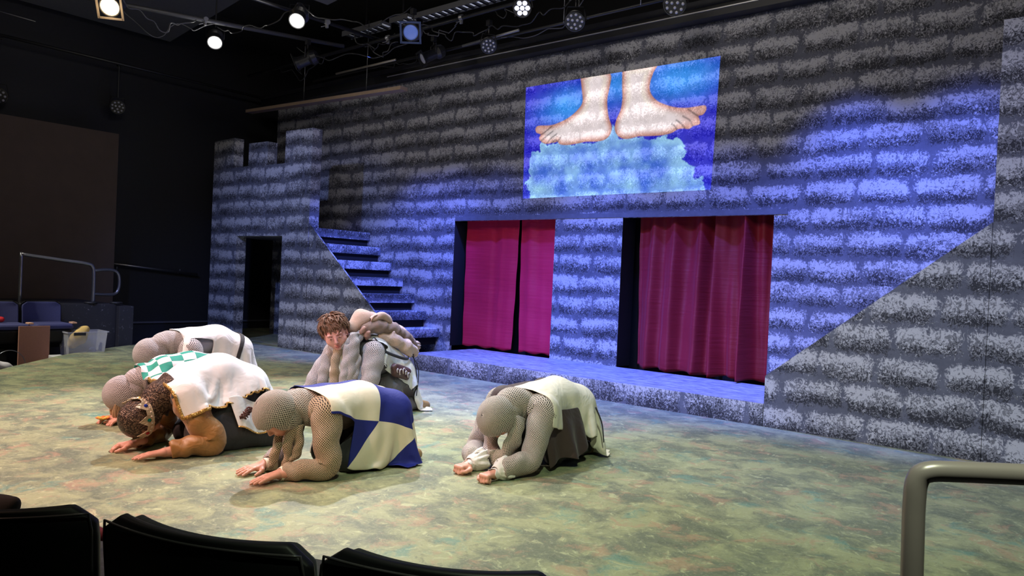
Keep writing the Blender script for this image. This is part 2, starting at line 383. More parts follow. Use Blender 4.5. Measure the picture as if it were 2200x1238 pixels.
# --- platform
def platform():
    root = empty('stage_platform', (-4.7, 7.1, 0), 'low blue-lit stone platform running along the foot of the castle wall', 'platform')
    mt, nt, bs = newmat('platform_top')
    g = N(nt, 'ShaderNodeNewGeometry').outputs['Position']
    mp = N(nt, 'ShaderNodeMapping'); mp.inputs['Scale'].default_value = (1, 4, 1); nt.links.new(g, mp.inputs[0])
    f = noise(nt, mp.outputs[0], 7, 6, .7, .3)
    nt.links.new(mixc(nt, smooth(nt, f, .3, .7), (.12, .12, .17), (.46, .46, .56)), bs.inputs['Base Color']); bs.inputs['Roughness'].default_value = .55
    mb = MB()
    for x0, x1 in [(-6.98, -3.92), (-3.912, -2.42)]: mb.box(x0, x1, YF+.0, YW-.002, ZP-.03, ZP)
    mb.build('deck', mt, root)
    MB().box(-6.98, -2.43, YF-.012, YF+.03, 0.0, ZP-.001).build('front_fascia', wall_mat('painted_stone_fascia', 1.7, .06, .62, .46), root)
    MB().box(-6.98, -2.44, YF+.03, YW-.01, 0.0, ZP-.031).build('base', M_BLACK, root)
platform()

# --- left tower, stair flats, right tower
def flat(name, poly, y, t, label, cat, mat, holes=None, extra=None):
    root = empty(name, (np.mean([p[0] for p in poly]), y, 0), label, cat)
    mb = MB(); mb.prism(poly, lambda u, v, k: (u, y+(t if k else 0), v)); mb.build('face_panel', mat, root)
    return root
tp = [(-12.05, 0), (-11.235, 0), (-11.235, 1.695), (-9.94, 1.695), (-9.94, 0), (-9.27, 0), (-9.27, 3.275), (-9.95, 3.285), (-9.95, 2.80), (-10.43, 2.80), (-10.43, 3.17), (-10.97, 3.18), (-10.97, 2.82), (-11.42, 2.82), (-11.42, 3.31), (-12.05, 3.30)]
tw = flat('castle_tower', tp, YF, .17, 'left stone tower with three battlements and a dark doorway', 'stage set tower', M_FLAT)
flat('stair_flat', [(-9.265, 0), (-6.985, 0), (-6.985, .10), (-9.265, 1.87)], YF+.01, .02, 'sloping stone stair side against the tower, behind the kneeling boy', 'stage set wall', M_FLAT)
flat('stair_flat', [(-2.425, 0), (-.79, 0), (-.79, 1.775), (-2.425, .447)], YF-.01, .035, 'sloping stone stair side rising to the right edge of the set', 'stage set wall', M_FLAT)
flat('castle_tower', [(-.785, 0), (.9, 0), (.9, 3.25), (.3, 3.25), (.3, 2.8), (-.1, 2.8), (-.1, 3.26), (-.785, 3.26)], YF-.02, .17, 'right stone tower cut off by the picture edge', 'stage set tower', M_FLAT)
M_STEP = wall_mat('painted_stone_step', 5.0, .09, .42, .30)
def stairs(name, x_of, label, sgn):
    root = empty(name, (x_of(3), 7.1, 0), label, 'stairs')
    for i in range(7):
        zt = .427+.2335*i; x = x_of(i)
        x0, x1 = (x-.34, x) if sgn < 0 else (x, x+.34)
        MB().box(x0, x1, YF+(.18 if sgn < 0 else .16), YW-.004, zt-.125, zt).build('step', M_STEP, root, bevel=.004)
    zt = .427+.2335*6; x = x_of(6)
    x0, x1 = (-12.0, x-.345) if sgn < 0 else (x+.345, 1.0)
    MB().box(x0, x1, YF+.18 if sgn < 0 else YF+.16, YW-.004, zt-.13, zt-.002).build('landing', M_STEP, root)
    mb = MB()
    for i in range(7):
        zt = .427+.2335*i; x = x_of(i)
        xa = x-.06 if sgn < 0 else x+.06
        mb.box(min(xa, xa+.02*sgn), max(xa, xa+.02*sgn), YF+.20, YW-.01, zt-.2335, zt-.126)
    mb.build('riser', M_BLACK, root)
stairs('staircase', lambda i: -7.70-.273*i, 'blue-lit open staircase climbing left behind the tower', -1)
stairs('staircase', lambda i: -2.0+.2*i, 'matching staircase hidden behind the right sloping stair side', 1)

# --- header beam above the wall
root = empty('header_beam', (-5, 7.5, 4.2), 'long black header beam with a thin bright rail above the castle wall', 'beam')
MB().box(-12.4, 1.6, YW-.16, YW+.12, 4.135, 4.34).build('beam_box', plain('header_black', (.014, .014, .016), .5), root)
MB().box(-8.9, 1.5, YW-.172, YW-.16, 4.205, 4.216).build('edge_rail', plain('edge_steel', (.7, .68, .66), .35, metal=.6), root)
MB().box(-12.4, 1.6, YW-.18, YW-.16, 4.26, 4.33).build('upper_lip', M_BLACKP, root)
# wooden batten
o = MB().obox((-10.2, 7.22, 3.92), (1, 0, -.026), (0, 1, 0), (.026, 0, 1), 2.05, .07, .025).build('wooden_batten', plain('raw_wood', (.42, .30, .22), .6)); tag(o, 'bare wooden batten hung below the beam above the left tower', 'batten')

# --- projected picture (bare feet on a cloud), glowing painted sheet standing in for projector light
FOOT_A = [(-5.402, 3.745), (-5.374, 3.602), (-5.356, 3.451), (-5.421, 3.36), (-5.557, 3.275), (-5.719, 3.224), (-5.844, 3.206), (-6.038, 3.218), (-6.084, 3.183), (-6.066, 3.129), (-5.999, 3.098), (-6.018, 3.048), (-5.971, 2.996), (-5.895, 2.966), (-5.81, 2.971), (-5.747, 2.974), (-5.716, 2.98), (-5.672, 2.943), (-5.558, 2.925), (-5.397, 2.932), (-5.278, 2.944), (-5.122, 2.933), (-5.008, 2.943), (-4.935, 2.988), (-4.907, 3.049), (-4.91, 3.113), (-4.958, 3.229), (-4.985, 3.376), (-4.984, 3.472), (-4.959, 3.597), (-4.962, 3.749), (-5.174, 3.868)]
FOOT_B = [(-4.798, 3.813), (-4.789, 3.575), (-4.777, 3.416), (-4.794, 3.291), (-4.844, 3.186), (-4.866, 3.093), (-4.853, 3.028), (-4.804, 2.968), (-4.729, 2.933), (-4.638, 2.93), (-4.532, 2.945), (-4.391, 2.937), (-4.254, 2.931), (-4.153, 2.937), (-4.087, 2.951), (-4.022, 2.98), (-3.957, 2.984), (-3.884, 2.973), (-3.829, 3.001), (-3.766, 3.01), (-3.749, 3.038), (-3.771, 3.106), (-3.725, 3.115), (-3.688, 3.155), (-3.685, 3.199), (-3.714, 3.222), (-3.809, 3.22), (-3.921, 3.218), (-4.052, 3.237), (-4.171, 3.276), (-4.292, 3.335), (-4.374, 3.414), (-4.407, 3.495), (-4.4, 3.586), (-4.37, 3.673), (-4.342, 3.792)]
CLOUD = [(-6.133, 2.191), (-6.17, 2.453), (-6.205, 2.481), (-6.11, 2.554), (-6.159, 2.643), (-6.137, 2.833), (-6.096, 2.89), (-5.986, 2.873), (-5.991, 2.96), (-5.81, 2.966), (-5.397, 2.937), (-5.009, 2.954), (-4.92, 3.05), (-4.89, 3.111), (-4.823, 2.978), (-4.729, 2.933), (-4.532, 2.937), (-4.38, 2.885), (-4.27, 2.922), (-4.177, 2.921), (-4.115, 2.863), (-3.984, 2.875), (-3.93, 2.766), (-3.893, 2.689), (-3.956, 2.649), (-3.889, 2.6), (-3.796, 2.506), (-3.784, 2.432), (-3.672, 2.397), (-3.642, 2.279), (-3.638, 2.191)]
CREASE = [[(-6.076, 3.108), (-5.977, 3.099), (-5.822, 3.184)], [(-6.014, 2.987), (-5.942, 3.041), (-5.797, 3.122)], [(-5.89, 2.96), (-5.834, 3.024), (-5.732, 3.082)], [(-5.81, 2.971), (-5.749, 3.008), (-5.716, 2.98), (-5.667, 3.035)], [(-3.738, 3.08), (-3.804, 3.124), (-3.903, 3.194)], [(-3.837, 3.002), (-3.881, 3.073), (-3.965, 3.126)], [(-3.941, 2.99), (-3.976, 3.038), (-4.045, 3.089)], [(-4.031, 2.98), (-4.057, 3.016), (-4.1, 3.05)]]
def poly_sd(P, poly):
    """signed distance (negative inside) of points P (n,2) to a polygon"""
    poly = catmull(list(poly)+[poly[0]], len(poly)*4)[:-1]
    d = np.full(len(P), 1e9); ins = np.zeros(len(P), bool); n = len(poly)
    for i in range(n):
        a = poly[i]; b = poly[(i+1) % n]; ab = b-a
        t = np.clip(((P-a)@ab)/(ab@ab+1e-12), 0, 1); d = np.minimum(d, np.linalg.norm(P-a-t[:, None]*ab, axis=1))
        c = ((a[1] > P[:, 1]) != (b[1] > P[:, 1])) & (P[:, 0] < (b[0]-a[0])*(P[:, 1]-a[1])/(b[1]-a[1]+1e-12)+a[0]); ins ^= c
    return np.where(ins, -d, d)
def vnoise(P, s, seed=0, oct=4):
    out = np.zeros(len(P)); amp = 1; tot = 0
    for k in range(oct):
        Q = P*s*(2**k)+seed*17.3+k*5.1; I = np.floor(Q).astype(int); f = Q-I; f = f*f*(3-2*f)
        def h(ix, iy):
            n = (ix*374761393+iy*668265263+seed*144665) & 0x7fffffff; n = ((n ^ (n >> 13))*1274126177) & 0x7fffffff
            return ((n ^ (n >> 16)) & 0xffff)/65535.
        a = h(I[:, 0], I[:, 1]); b = h(I[:, 0]+1, I[:, 1]); c = h(I[:, 0], I[:, 1]+1); d = h(I[:, 0]+1, I[:, 1]+1)
        out += amp*((a*(1-f[:, 0])+b*f[:, 0])*(1-f[:, 1])+(c*(1-f[:, 0])+d*f[:, 0])*f[:, 1]); tot += amp; amp *= .5
    return out/tot
def sst(x, a, b):
    t = np.clip((x-a)/(b-a), 0, 1); return t*t*(3-2*t)
def picture():
    # corners on the wall: slightly keystoned
    TL, TR, BR, BL = [np.array(p) for p in ((-6.276, 3.748), (-3.548, 3.743), (-3.586, 2.277), (-6.245, 2.269))]
    nx, nz = 400, 214
    U, Vv = np.meshgrid(np.linspace(0, 1, nx), np.linspace(0, 1, nz)); U = U.ravel(); Vv = Vv.ravel()
    P = (TL*(1-U)[:, None]+TR*U[:, None])*(Vv)[:, None]+(BL*(1-U)[:, None]+BR*U[:, None])*(1-Vv)[:, None]
    n1 = vnoise(P, 3, 1); n2 = vnoise(P, 12, 2); n3 = vnoise(P, 45, 3, 2)
    def blob(cx, cz, rx, rz): return np.exp(-(((P[:, 0]-cx)/rx)**2+((P[:, 1]-cz)/rz)**2))
    cy = np.clip(blob(-5.55, 3.42, .42, .22)+blob(-4.05, 3.56, .50, .26)+blob(-4.87, 3.62, .3, .22)*.8+.35*(n1-.5), 0, 1)[:, None]
    col = np.array([.006, .003, .60])*(1-cy)+np.array([.02, .30, .95])*cy
    # cloud
    dc = poly_sd(P, CLOUD)+(n2-.5)*.10+(n3-.5)*.03
    m = sst(-dc, -.006, .012)[:, None]
    puff = np.clip(.12+1.7*(vnoise(P, 5, 7)-.38)+.9*np.exp(-np.clip(-dc, 0, 9)/.05)*.6, 0, 1)[:, None]
    cc = np.array([.045, .16, .75])*(1-puff)+np.array([.34, .68, 1.0])*puff
    col = col*(1-m)+cc*m
    for poly, heel in ((FOOT_A, 1), (FOOT_B, -1)):
        d = poly_sd(P, poly); m = sst(-d, -.004, .006)[:, None]
        t = sst(-d, .0, .10)[:, None]
        fl = np.array([.62, .28, .21])*(1-t)+np.array([.92, .80, .80])*t
        # warm yellowish roll-off on the shin side
        y = (np.exp(-((-d-.09)/.03)**2)*sst(P[:, 1], 3.1, 3.4))[:, None]*.35
        fl = fl*(1-y)+np.array([.95, .82, .55])*y
        toes = (sst(P[:, 0], -5.80, -6.0) if heel > 0 else sst(P[:, 0], -4.10, -3.86))[:, None]
        fl = fl*(1-.6*toes)+np.array([.72, .36, .30])*.6*toes
        fl *= (1-.35*(np.exp(-(-d)/.012))[:, None])
        for cr in CREASE:
            pl = catmull(cr, 10)
            dd = np.full(len(P), 9.0)
            for i in range(len(pl)-1):
                ab = pl[i+1]-pl[i]; tt = np.clip(((P-pl[i])@ab)/(ab@ab+1e-9), 0, 1); dd = np.minimum(dd, np.linalg.norm(P-pl[i]-tt[:, None]*ab, axis=1))
            fl = fl*(1-.65*np.exp(-(dd/.011)**2))[:, None]
        col = col*(1-m)+fl*m
    col *= (.85+.3*n2)[:, None]
    V = np.stack([P[:, 0], np.full(len(P), YW-.003), P[:, 1]], 1)
    F = []
    for j in range(nz-1):
        for i in range(nx-1):
            a = j*nx+i; F.append((a, a+1, a+nx+1, a+nx))
    me = mesh(V, F)
    at = me.color_attributes.new('picture', 'FLOAT_COLOR', 'POINT')
    at.data.foreach_set('color', np.concatenate([np.clip(col, 0, 1), np.ones((len(P), 1))], 1).astype(np.float32).ravel())
    mt, nt, bs = newmat('projection_glow_paint')
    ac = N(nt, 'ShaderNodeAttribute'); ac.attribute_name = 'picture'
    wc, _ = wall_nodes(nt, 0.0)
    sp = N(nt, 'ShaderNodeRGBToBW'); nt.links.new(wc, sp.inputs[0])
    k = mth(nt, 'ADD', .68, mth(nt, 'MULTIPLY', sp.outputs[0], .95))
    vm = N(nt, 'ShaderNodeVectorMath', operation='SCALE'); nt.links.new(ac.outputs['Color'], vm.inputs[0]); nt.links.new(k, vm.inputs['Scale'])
    nt.links.new(vm.outputs[0], bs.inputs['Emission Color']); bs.inputs['Emission Strength'].default_value = PICTURE_GAIN  # the sheet itself emits the picture; no projector lamp lights the wall
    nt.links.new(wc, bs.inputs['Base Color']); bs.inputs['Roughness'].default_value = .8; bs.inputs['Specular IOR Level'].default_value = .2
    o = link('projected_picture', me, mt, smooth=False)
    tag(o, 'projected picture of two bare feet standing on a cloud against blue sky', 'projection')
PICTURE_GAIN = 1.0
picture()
# ================================================================== BODIES
def vlen(a): return np.sqrt((a*a).sum(-1))
def unit(a): a = np.array(a, float); return a/np.linalg.norm(a)
class SDF:
    """round cones and ellipsoids blended smoothly; negative inside"""
    def __init__(s): s.it = []
    def cone(s, a, b, r1, r2, k=.03): s.it.append(('c', np.array(a, float), np.array(b, float), r1, r2, k)); return s
    def ell(s, c, X, Y, Z, r, k=.03, sub=False): s.it.append(('e', np.array(c, float), np.stack([unit(X), unit(Y), unit(Z)], 1), np.array(r, float), sub, k)); return s
    def chain(s, pts, rs, k=.03):
        for i in range(len(pts)-1): s.cone(pts[i], pts[i+1], rs[i], rs[i+1], k)
        return s
    def grown(s, g):
        o = SDF()
        for t in s.it:
            o.it.append(('c', t[1], t[2], t[3]+g, t[4]+g, t[5]) if t[0] == 'c' else ('e', t[1], t[2], t[3]+g, t[4], t[5]))
        return o
    def plus(s, o): n = SDF(); n.it = s.it+o.it; return n
    def __call__(s, P):
        d = np.full(P.shape[:-1], 10.0)
        for t in s.it:
            if t[0] == 'c':
                a, b, r1, r2, k = t[1:]; ab = b-a; h = np.clip(((P-a)@ab)/(ab@ab+1e-12), 0, 1)
                q = vlen(P-a-h[..., None]*ab)-(r1+(r2-r1)*h); sub = False
            else:
                c, R, r, sub, k = t[1:]; q_ = (P-c)@R; k0 = vlen(q_/r); k1 = vlen(q_/(r*r))+1e-9; q = k0*(k0-1)/k1
            if sub:
                q = -q; h = np.clip(.5-.5*(q-d)/k, 0, 1); d = d*(1-(1-h))+q*(1-h)+k*h*(1-h) if False else np.maximum(d, q)+0
            else:
                h = np.clip(.5+.5*(d-q)/k, 0, 1); d = d*(1-h)+q*h-k*h*(1-h)
        return d
    def bounds(s, pad=.03):
        lo = np.full(3, 1e9); hi = -lo
        for t in s.it:
            if t[0] == 'c':
                for p, r in ((t[1], t[3]), (t[2], t[4])): lo = np.minimum(lo, p-r); hi = np.maximum(hi, p+r)
            elif not t[4]: m_ = t[3].max(); lo = np.minimum(lo, t[1]-m_); hi = np.maximum(hi, t[1]+m_)
        return lo-pad, hi+pad
def surface_net(f, lo, hi, h):
    n = np.ceil((hi-lo)/h).astype(int)+1
    ax = [lo[i]+h*np.arange(n[i]) for i in range(3)]
    G = np.empty(n)
    YZ = np.stack(np.meshgrid(ax[1], ax[2], indexing='ij'), -1)
    step = max(1, int(400000/(n[1]*n[2])))
    for i in range(0, n[0], step):
        xs = ax[0][i:i+step]
        P = np.empty((len(xs),)+YZ.shape[:2]+(3,)); P[..., 0] = xs[:, None, None]; P[..., 1:] = YZ
        G[i:i+step] = f(P)
    I = G < 0
    cnt = np.zeros(n-1); acc = np.zeros(tuple(n-1)+(3,))
    offs = [(0, 0, 0), (1, 0, 0), (0, 1, 0), (0, 0, 1), (1, 1, 0), (1, 0, 1), (0, 1, 1), (1, 1, 1)]
    def sl(o): return tuple(slice(o[k], n[k]-1+o[k]) for k in range(3))
    for a in offs:
        for k in range(3):
            if a[k]: continue
            b = list(a); b[k] = 1; b = tuple(b)
            ga, gb = G[sl(a)], G[sl(b)]; mk = (ga < 0) != (gb < 0)
            t = np.where(mk, ga/(np.where(mk, ga-gb, 1)), 0)
            for c in range(3):
                acc[..., c] += np.where(mk, a[c]+(t if c == k else 0), 0)
            cnt += mk
    on = cnt > 0; idx = -np.ones(tuple(n-1), int); idx[on] = np.arange(on.sum())
    ijk = np.argwhere(on); V = lo+h*(ijk+acc[on]/cnt[on][:, None])
    F = []
    for k in range(3):
        u, v = [(1, 2), (2, 0), (0, 1)][k]
        A = I[tuple(slice(0, n[q]-1) if q == k else slice(1, n[q]-1) for q in range(3))]
        B = I[tuple(slice(1, n[q]) if q == k else slice(1, n[q]-1) for q in range(3))]
        E_ = np.argwhere(A != B)
        if not len(E_): continue
        sgn = A[tuple(E_.T)]
        base = E_.copy()
        for q in range(3):
            if q != k: base[:, q] += 1
        def vid(du, dv):
            c = base.copy(); c[:, u] -= du; c[:, v] -= dv; return idx[tuple(c.T)]
        q0, q1, q2, q3 = vid(1, 1), vid(0, 1), vid(0, 0), vid(1, 0)
        Q = np.stack([q0, q1, q2, q3], 1); Q[~sgn] = Q[~sgn][:, ::-1]; F.append(Q)
    F = np.concatenate(F); F = F[(F >= 0).all(1)]
    return V, F
def sdf_geo(sd, h, disp=None):
    lo, hi = sd.bounds(); V, F = surface_net(sd, lo, hi, h)
    # project on the true surface once
    e = 1e-3; d = sd(V); g = np.stack([sd(V+np.eye(3)[i]*e)-d for i in range(3)], 1)/e; g /= vlen(g)[:, None]+1e-9
    V = V-g*d[:, None]*.9
    if disp is not None: V = V+g*disp(V)[:, None]
    return V, F
def join_geo(L):
    V = []; F = []; n = 0
    for v, f in L: V.append(v); F.append(f+n); n += len(v)
    return np.concatenate(V), np.concatenate(F)
def sdf_obj(name, sd, h, mat, parent, zmin=None, disp=None):
    V, F = sdf_geo(sd, h, disp)
    if zmin is not None: V[:, 2] = np.maximum(V[:, 2], zmin)
    return link(name, mesh(V, F), mat, parent)

# ---- materials for people
def skin_mat(name, c1=(.54, .24, .17), c2=(.68, .35, .26)):
    mt, nt, bs = newmat(name); g = N(nt, 'ShaderNodeNewGeometry').outputs['Position']
    nt.links.new(mixc(nt, noise(nt, g, 30, 3), c1, c2), bs.inputs['Base Color'])
    bs.inputs['Roughness'].default_value = .5; bs.inputs['Subsurface Weight'].default_value = .12; bs.inputs['Subsurface Radius'].default_value = (.02, .008, .004)
    bs.inputs['Subsurface Scale'].default_value = .3
    bump(nt, bs, noise(nt, g, 260, 3), .12, .001)
    return mt
M_SKIN = skin_mat('skin'); M_NAIL = plain('nail', (.72, .46, .40), .3)
def knit_mat(name, thread=(.50, .43, .37), hole=(.022, .018, .018)):
    mt, nt, bs = newmat(name); uv = N(nt, 'ShaderNodeUVMap').outputs[0]
    sp = N(nt, 'ShaderNodeSeparateXYZ'); nt.links.new(uv, sp.inputs[0])
    g = N(nt, 'ShaderNodeNewGeometry').outputs['Position']
    wv = mth(nt, 'MULTIPLY', mth(nt, 'SUBTRACT', noise(nt, g, 35, 2), .5), .9)
    su = mth(nt, 'COSINE', mth(nt, 'MULTIPLY', mth(nt, 'ADD', sp.outputs[0], wv), PI)); sv = mth(nt, 'COSINE', mth(nt, 'MULTIPLY', mth(nt, 'ADD', sp.outputs[1], wv), PI))
    h = mth(nt, 'MULTIPLY', su, sv)
    hole_m = smooth(nt, h, .02, .24)
    fib = noise(nt, g, 400, 2)
    th = mixc(nt, fib, tuple(c*.62 for c in thread), tuple(min(1, c*1.25) for c in thread))
    nt.links.new(mixc(nt, hole_m, th, hole), bs.inputs['Base Color'])
    bs.inputs['Roughness'].default_value = .85; bs.inputs['Sheen Weight'].default_value = .2
    bump(nt, bs, mth(nt, 'SUBTRACT', 1, mth(nt, 'MAXIMUM', h, 0)), .9, .005)
    return mt
M_KNIT = knit_mat('grey_net_knit', (.60, .52, .46), (.03, .022, .02)); M_KNIT_T = knit_mat('tan_net_knit', (.62, .45, .31), (.028, .018, .014))
M_KNIT_L = knit_mat('pale_net_knit', (.66, .60, .61), (.05, .035, .05))
def cloth_mat(name, col, rough=.75, sheen=.15, bm=.25, fs=8):
    mt, nt, bs = newmat(name); g = N(nt, 'ShaderNodeNewGeometry').outputs['Position']
    f = noise(nt, g, 12, 4)
    nt.links.new(mixc(nt, f, tuple(c*.93 for c in col), tuple(min(1, c*1.05) for c in col)), bs.inputs['Base Color'])
    bs.inputs['Roughness'].default_value = rough; bs.inputs['Sheen Weight'].default_value = sheen
    bump(nt, bs, noise(nt, g, fs, 3, .5, .8), bm*1.6, .03 if fs < 15 else .02)
    return mt
def checker_mat(name, ca, cb, su, sv, ou=0.0, ov=0.0, umin=-9.0, shear=0.0):
    mt, nt, bs = newmat(name); uv = N(nt, 'ShaderNodeUVMap').outputs[0]
    sp = N(nt, 'ShaderNodeSeparateXYZ'); nt.links.new(uv, sp.inputs[0])
    a = mth(nt, 'FLOOR', mth(nt, 'DIVIDE', mth(nt, 'ADD', mth(nt, 'MAXIMUM', mth(nt, 'ADD', sp.outputs[0], mth(nt, 'MULTIPLY', mth(nt, 'MAXIMUM', mth(nt, 'SUBTRACT', sp.outputs[1], .30), 0), shear)), umin), ou+10*su), su)); b = mth(nt, 'FLOOR', mth(nt, 'DIVIDE', mth(nt, 'ADD', sp.outputs[1], ov+10*sv), sv))
    k = mth(nt, 'MODULO', mth(nt, 'ADD', a, b), 2)
    g = N(nt, 'ShaderNodeNewGeometry').outputs['Position']
    c = mixc(nt, k, ca, cb)
    c = mixc(nt, mth(nt, 'MULTIPLY', noise(nt, g, 14, 3), .12), c, (.05, .05, .05))
    nt.links.new(c, bs.inputs['Base Color']); bs.inputs['Roughness'].default_value = .75
    bump(nt, bs, noise(nt, g, 9, 4, .55, .6), .25, .02)
    return mt
M_CREAM = cloth_mat('cream_cloth', (.80, .74, .62)); M_WHITE = cloth_mat('white_cloth', (.84, .83, .84))
M_BROWNC = cloth_mat('dark_brown_cloth', (.048, .026, .025)); M_BLACKC = cloth_mat('black_cloth', (.018, .017, .02))
M_GOLDC = cloth_mat('gold_satin', (.34, .155, .040), .45, .3, .30, 12)
M_GREY = cloth_mat('grey_cloth', (.16, .15, .18)); M_CUFF = cloth_mat('white_ruffle', (.80, .74, .70), .8, .2, .6)

def hand_sdf(wr, d, nrm, side, curl=0.0, spread=.10, s=1.0):
    """wr wrist, d finger direction, nrm back-of-hand normal, side = thumb side direction"""
    d = unit(d); nrm = unit(np.array(nrm)-d*(np.array(nrm)@d)); sd_ = unit(np.cross(nrm, d)); sd_ = sd_ if sd_@np.array(side) > 0 else -sd_
    wr = np.array(wr, float); o = SDF(); L = lambda a, b, c: wr+(d*a+sd_*b+nrm*c)*s
    o.cone(L(-.055, 0, .006), L(0, 0, .004), .026*s, .024*s, .01)
    for b in (-.026, -.009, .009, .026):
        o.cone(L(.005, b*.65, .002), L(.085-.10*b*b*30, b, .004), .0150*s, .0115*s, .014)
    o.cone(L(.02, .02, -.004), L(.05, .03, -.004), .017*s, .014*s, .014)
    ln = [(-.029, .066), (-.010, .080), (.010, .087), (.029, .078)]
    tips = []
    for i, (b, l) in enumerate(ln):
        ang = spread*(b/.029)*1.0; dirv = lambda c: (d*math.cos(ang)+sd_*math.sin(ang))*math.cos(c)-nrm*math.sin(c)
        p = L(.084-abs(b)*.18, b, .005); c = curl*1.2+.04+.03*i
        segs = [.42, .33, .25]; rr = [.0102, .0092, .0083, .0072]
        for k in range(3):
            q = p+dirv(c)*l*segs[k]*s; o.cone(p, q, rr[k]*s, rr[k+1]*s, .006); p = q; dd = dirv(c); c += curl*1.25+.05
        tips.append((p, dd))
    # thumb leaves the side of the palm near its base
    a = L(.022, .026, -.004); t1 = a+(d*.55+sd_*.78-nrm*.12)*.040*s; t2 = t1+(d*.88+sd_*(.38-curl*.5)-nrm*.18)*.032*s; t3 = t2+(d*.98+sd_*(.10-curl*.8)-nrm*.15)*.024*s
    o.chain([a, t1, t2, t3], [.0155*s, .0125*s, .0105*s, .0085*s], .008); tips.append((t3, unit(t3-t2)))
    return o, tips, nrm
def head_sdf(c, fwd, upv, s=1.0):
    f = unit(fwd); u = unit(np.array(upv)-f*(np.array(upv)@f)); l = np.cross(u, f)
    c = np.array(c, float); L = lambda a, b, z: c+(f*a+l*b+u*z)*s
    E_ = lambda o, a, b, z, r, k=.02, sub=False: o.ell(L(a, b, z), f, l, u, np.array(r)*s, k*s, sub)
    o = SDF()
    E_(o, -.012, 0, .030, (.096, .076, .088), .02)          # cranium
    E_(o, .030, 0, -.020, (.062, .066, .080), .03)          # face
    E_(o, .040, 0, -.072, (.042, .042, .036), .03)          # jaw
    E_(o, .070, 0, -.092, (.018, .020, .014), .02)          # chin
    for q in (-1, 1):
        E_(o, .052, q*.040, -.034, (.032, .030, .030), .02)   # cheek
        E_(o, .078, q*.030, .022, (.014, .024, .008), .012)   # brow
        E_(o, .098, q*.031, .002, (.016, .017, .010), .01, True)   # socket
        E_(o, -.002, q*.078, -.012, (.020, .008, .031), .008)  # ear
        E_(o, .004, q*.085, -.010, (.009, .006, .018), .006, True)
        E_(o, .096, q*.010, -.036, (.009, .008, .007), .006)  # nostril wing
    o.cone(L(.088, 0, .008), L(.108, 0, -.028), .007*s, .0105*s, .012*s)  # nose
    E_(o, .088, 0, -.060, (.012, .022, .0065), .008)          # upper lip
    E_(o, .086, 0, -.071, (.012, .019, .007), .008)          # lower lip
    E_(o, .102, 0, -.0655, (.010, .020, .0016), .003, True)   # mouth line
    return o, L, (f, l, u)
def sleeve(name, pts, rs, mat, parent, cell=.0062, n=30, wrinkle=.006, seed=0, m_=60):
    P = catmull(pts, m_); R = np.interp(np.linspace(0, 1, m_), np.linspace(0, 1, len(rs)), rs)
    V, F, UV = tube_geo(P, R, n, False, 1.0, None, cell)
    V = np.array(V); C_ = np.repeat(P, n, 0); D = V-C_
    i = np.repeat(np.arange(m_), n); k = np.tile(np.arange(n), m_)
    w_ = np.sin(i*.62+2.2*np.sin(k*2*PI/n+seed))*.6+np.sin(i*.31+k*2*PI/n*2+seed*2)*.6
    V = C_+D*(1+(wrinkle/R[i])*w_)[:, None]
    V[:, 2] = np.maximum(V[:, 2], .004)
    o = link(name, mesh(V, F, [c for f in UV for c in f]), mat, parent); s = o.modifiers.new('t', 'SOLIDIFY'); s.thickness = .004
    return o
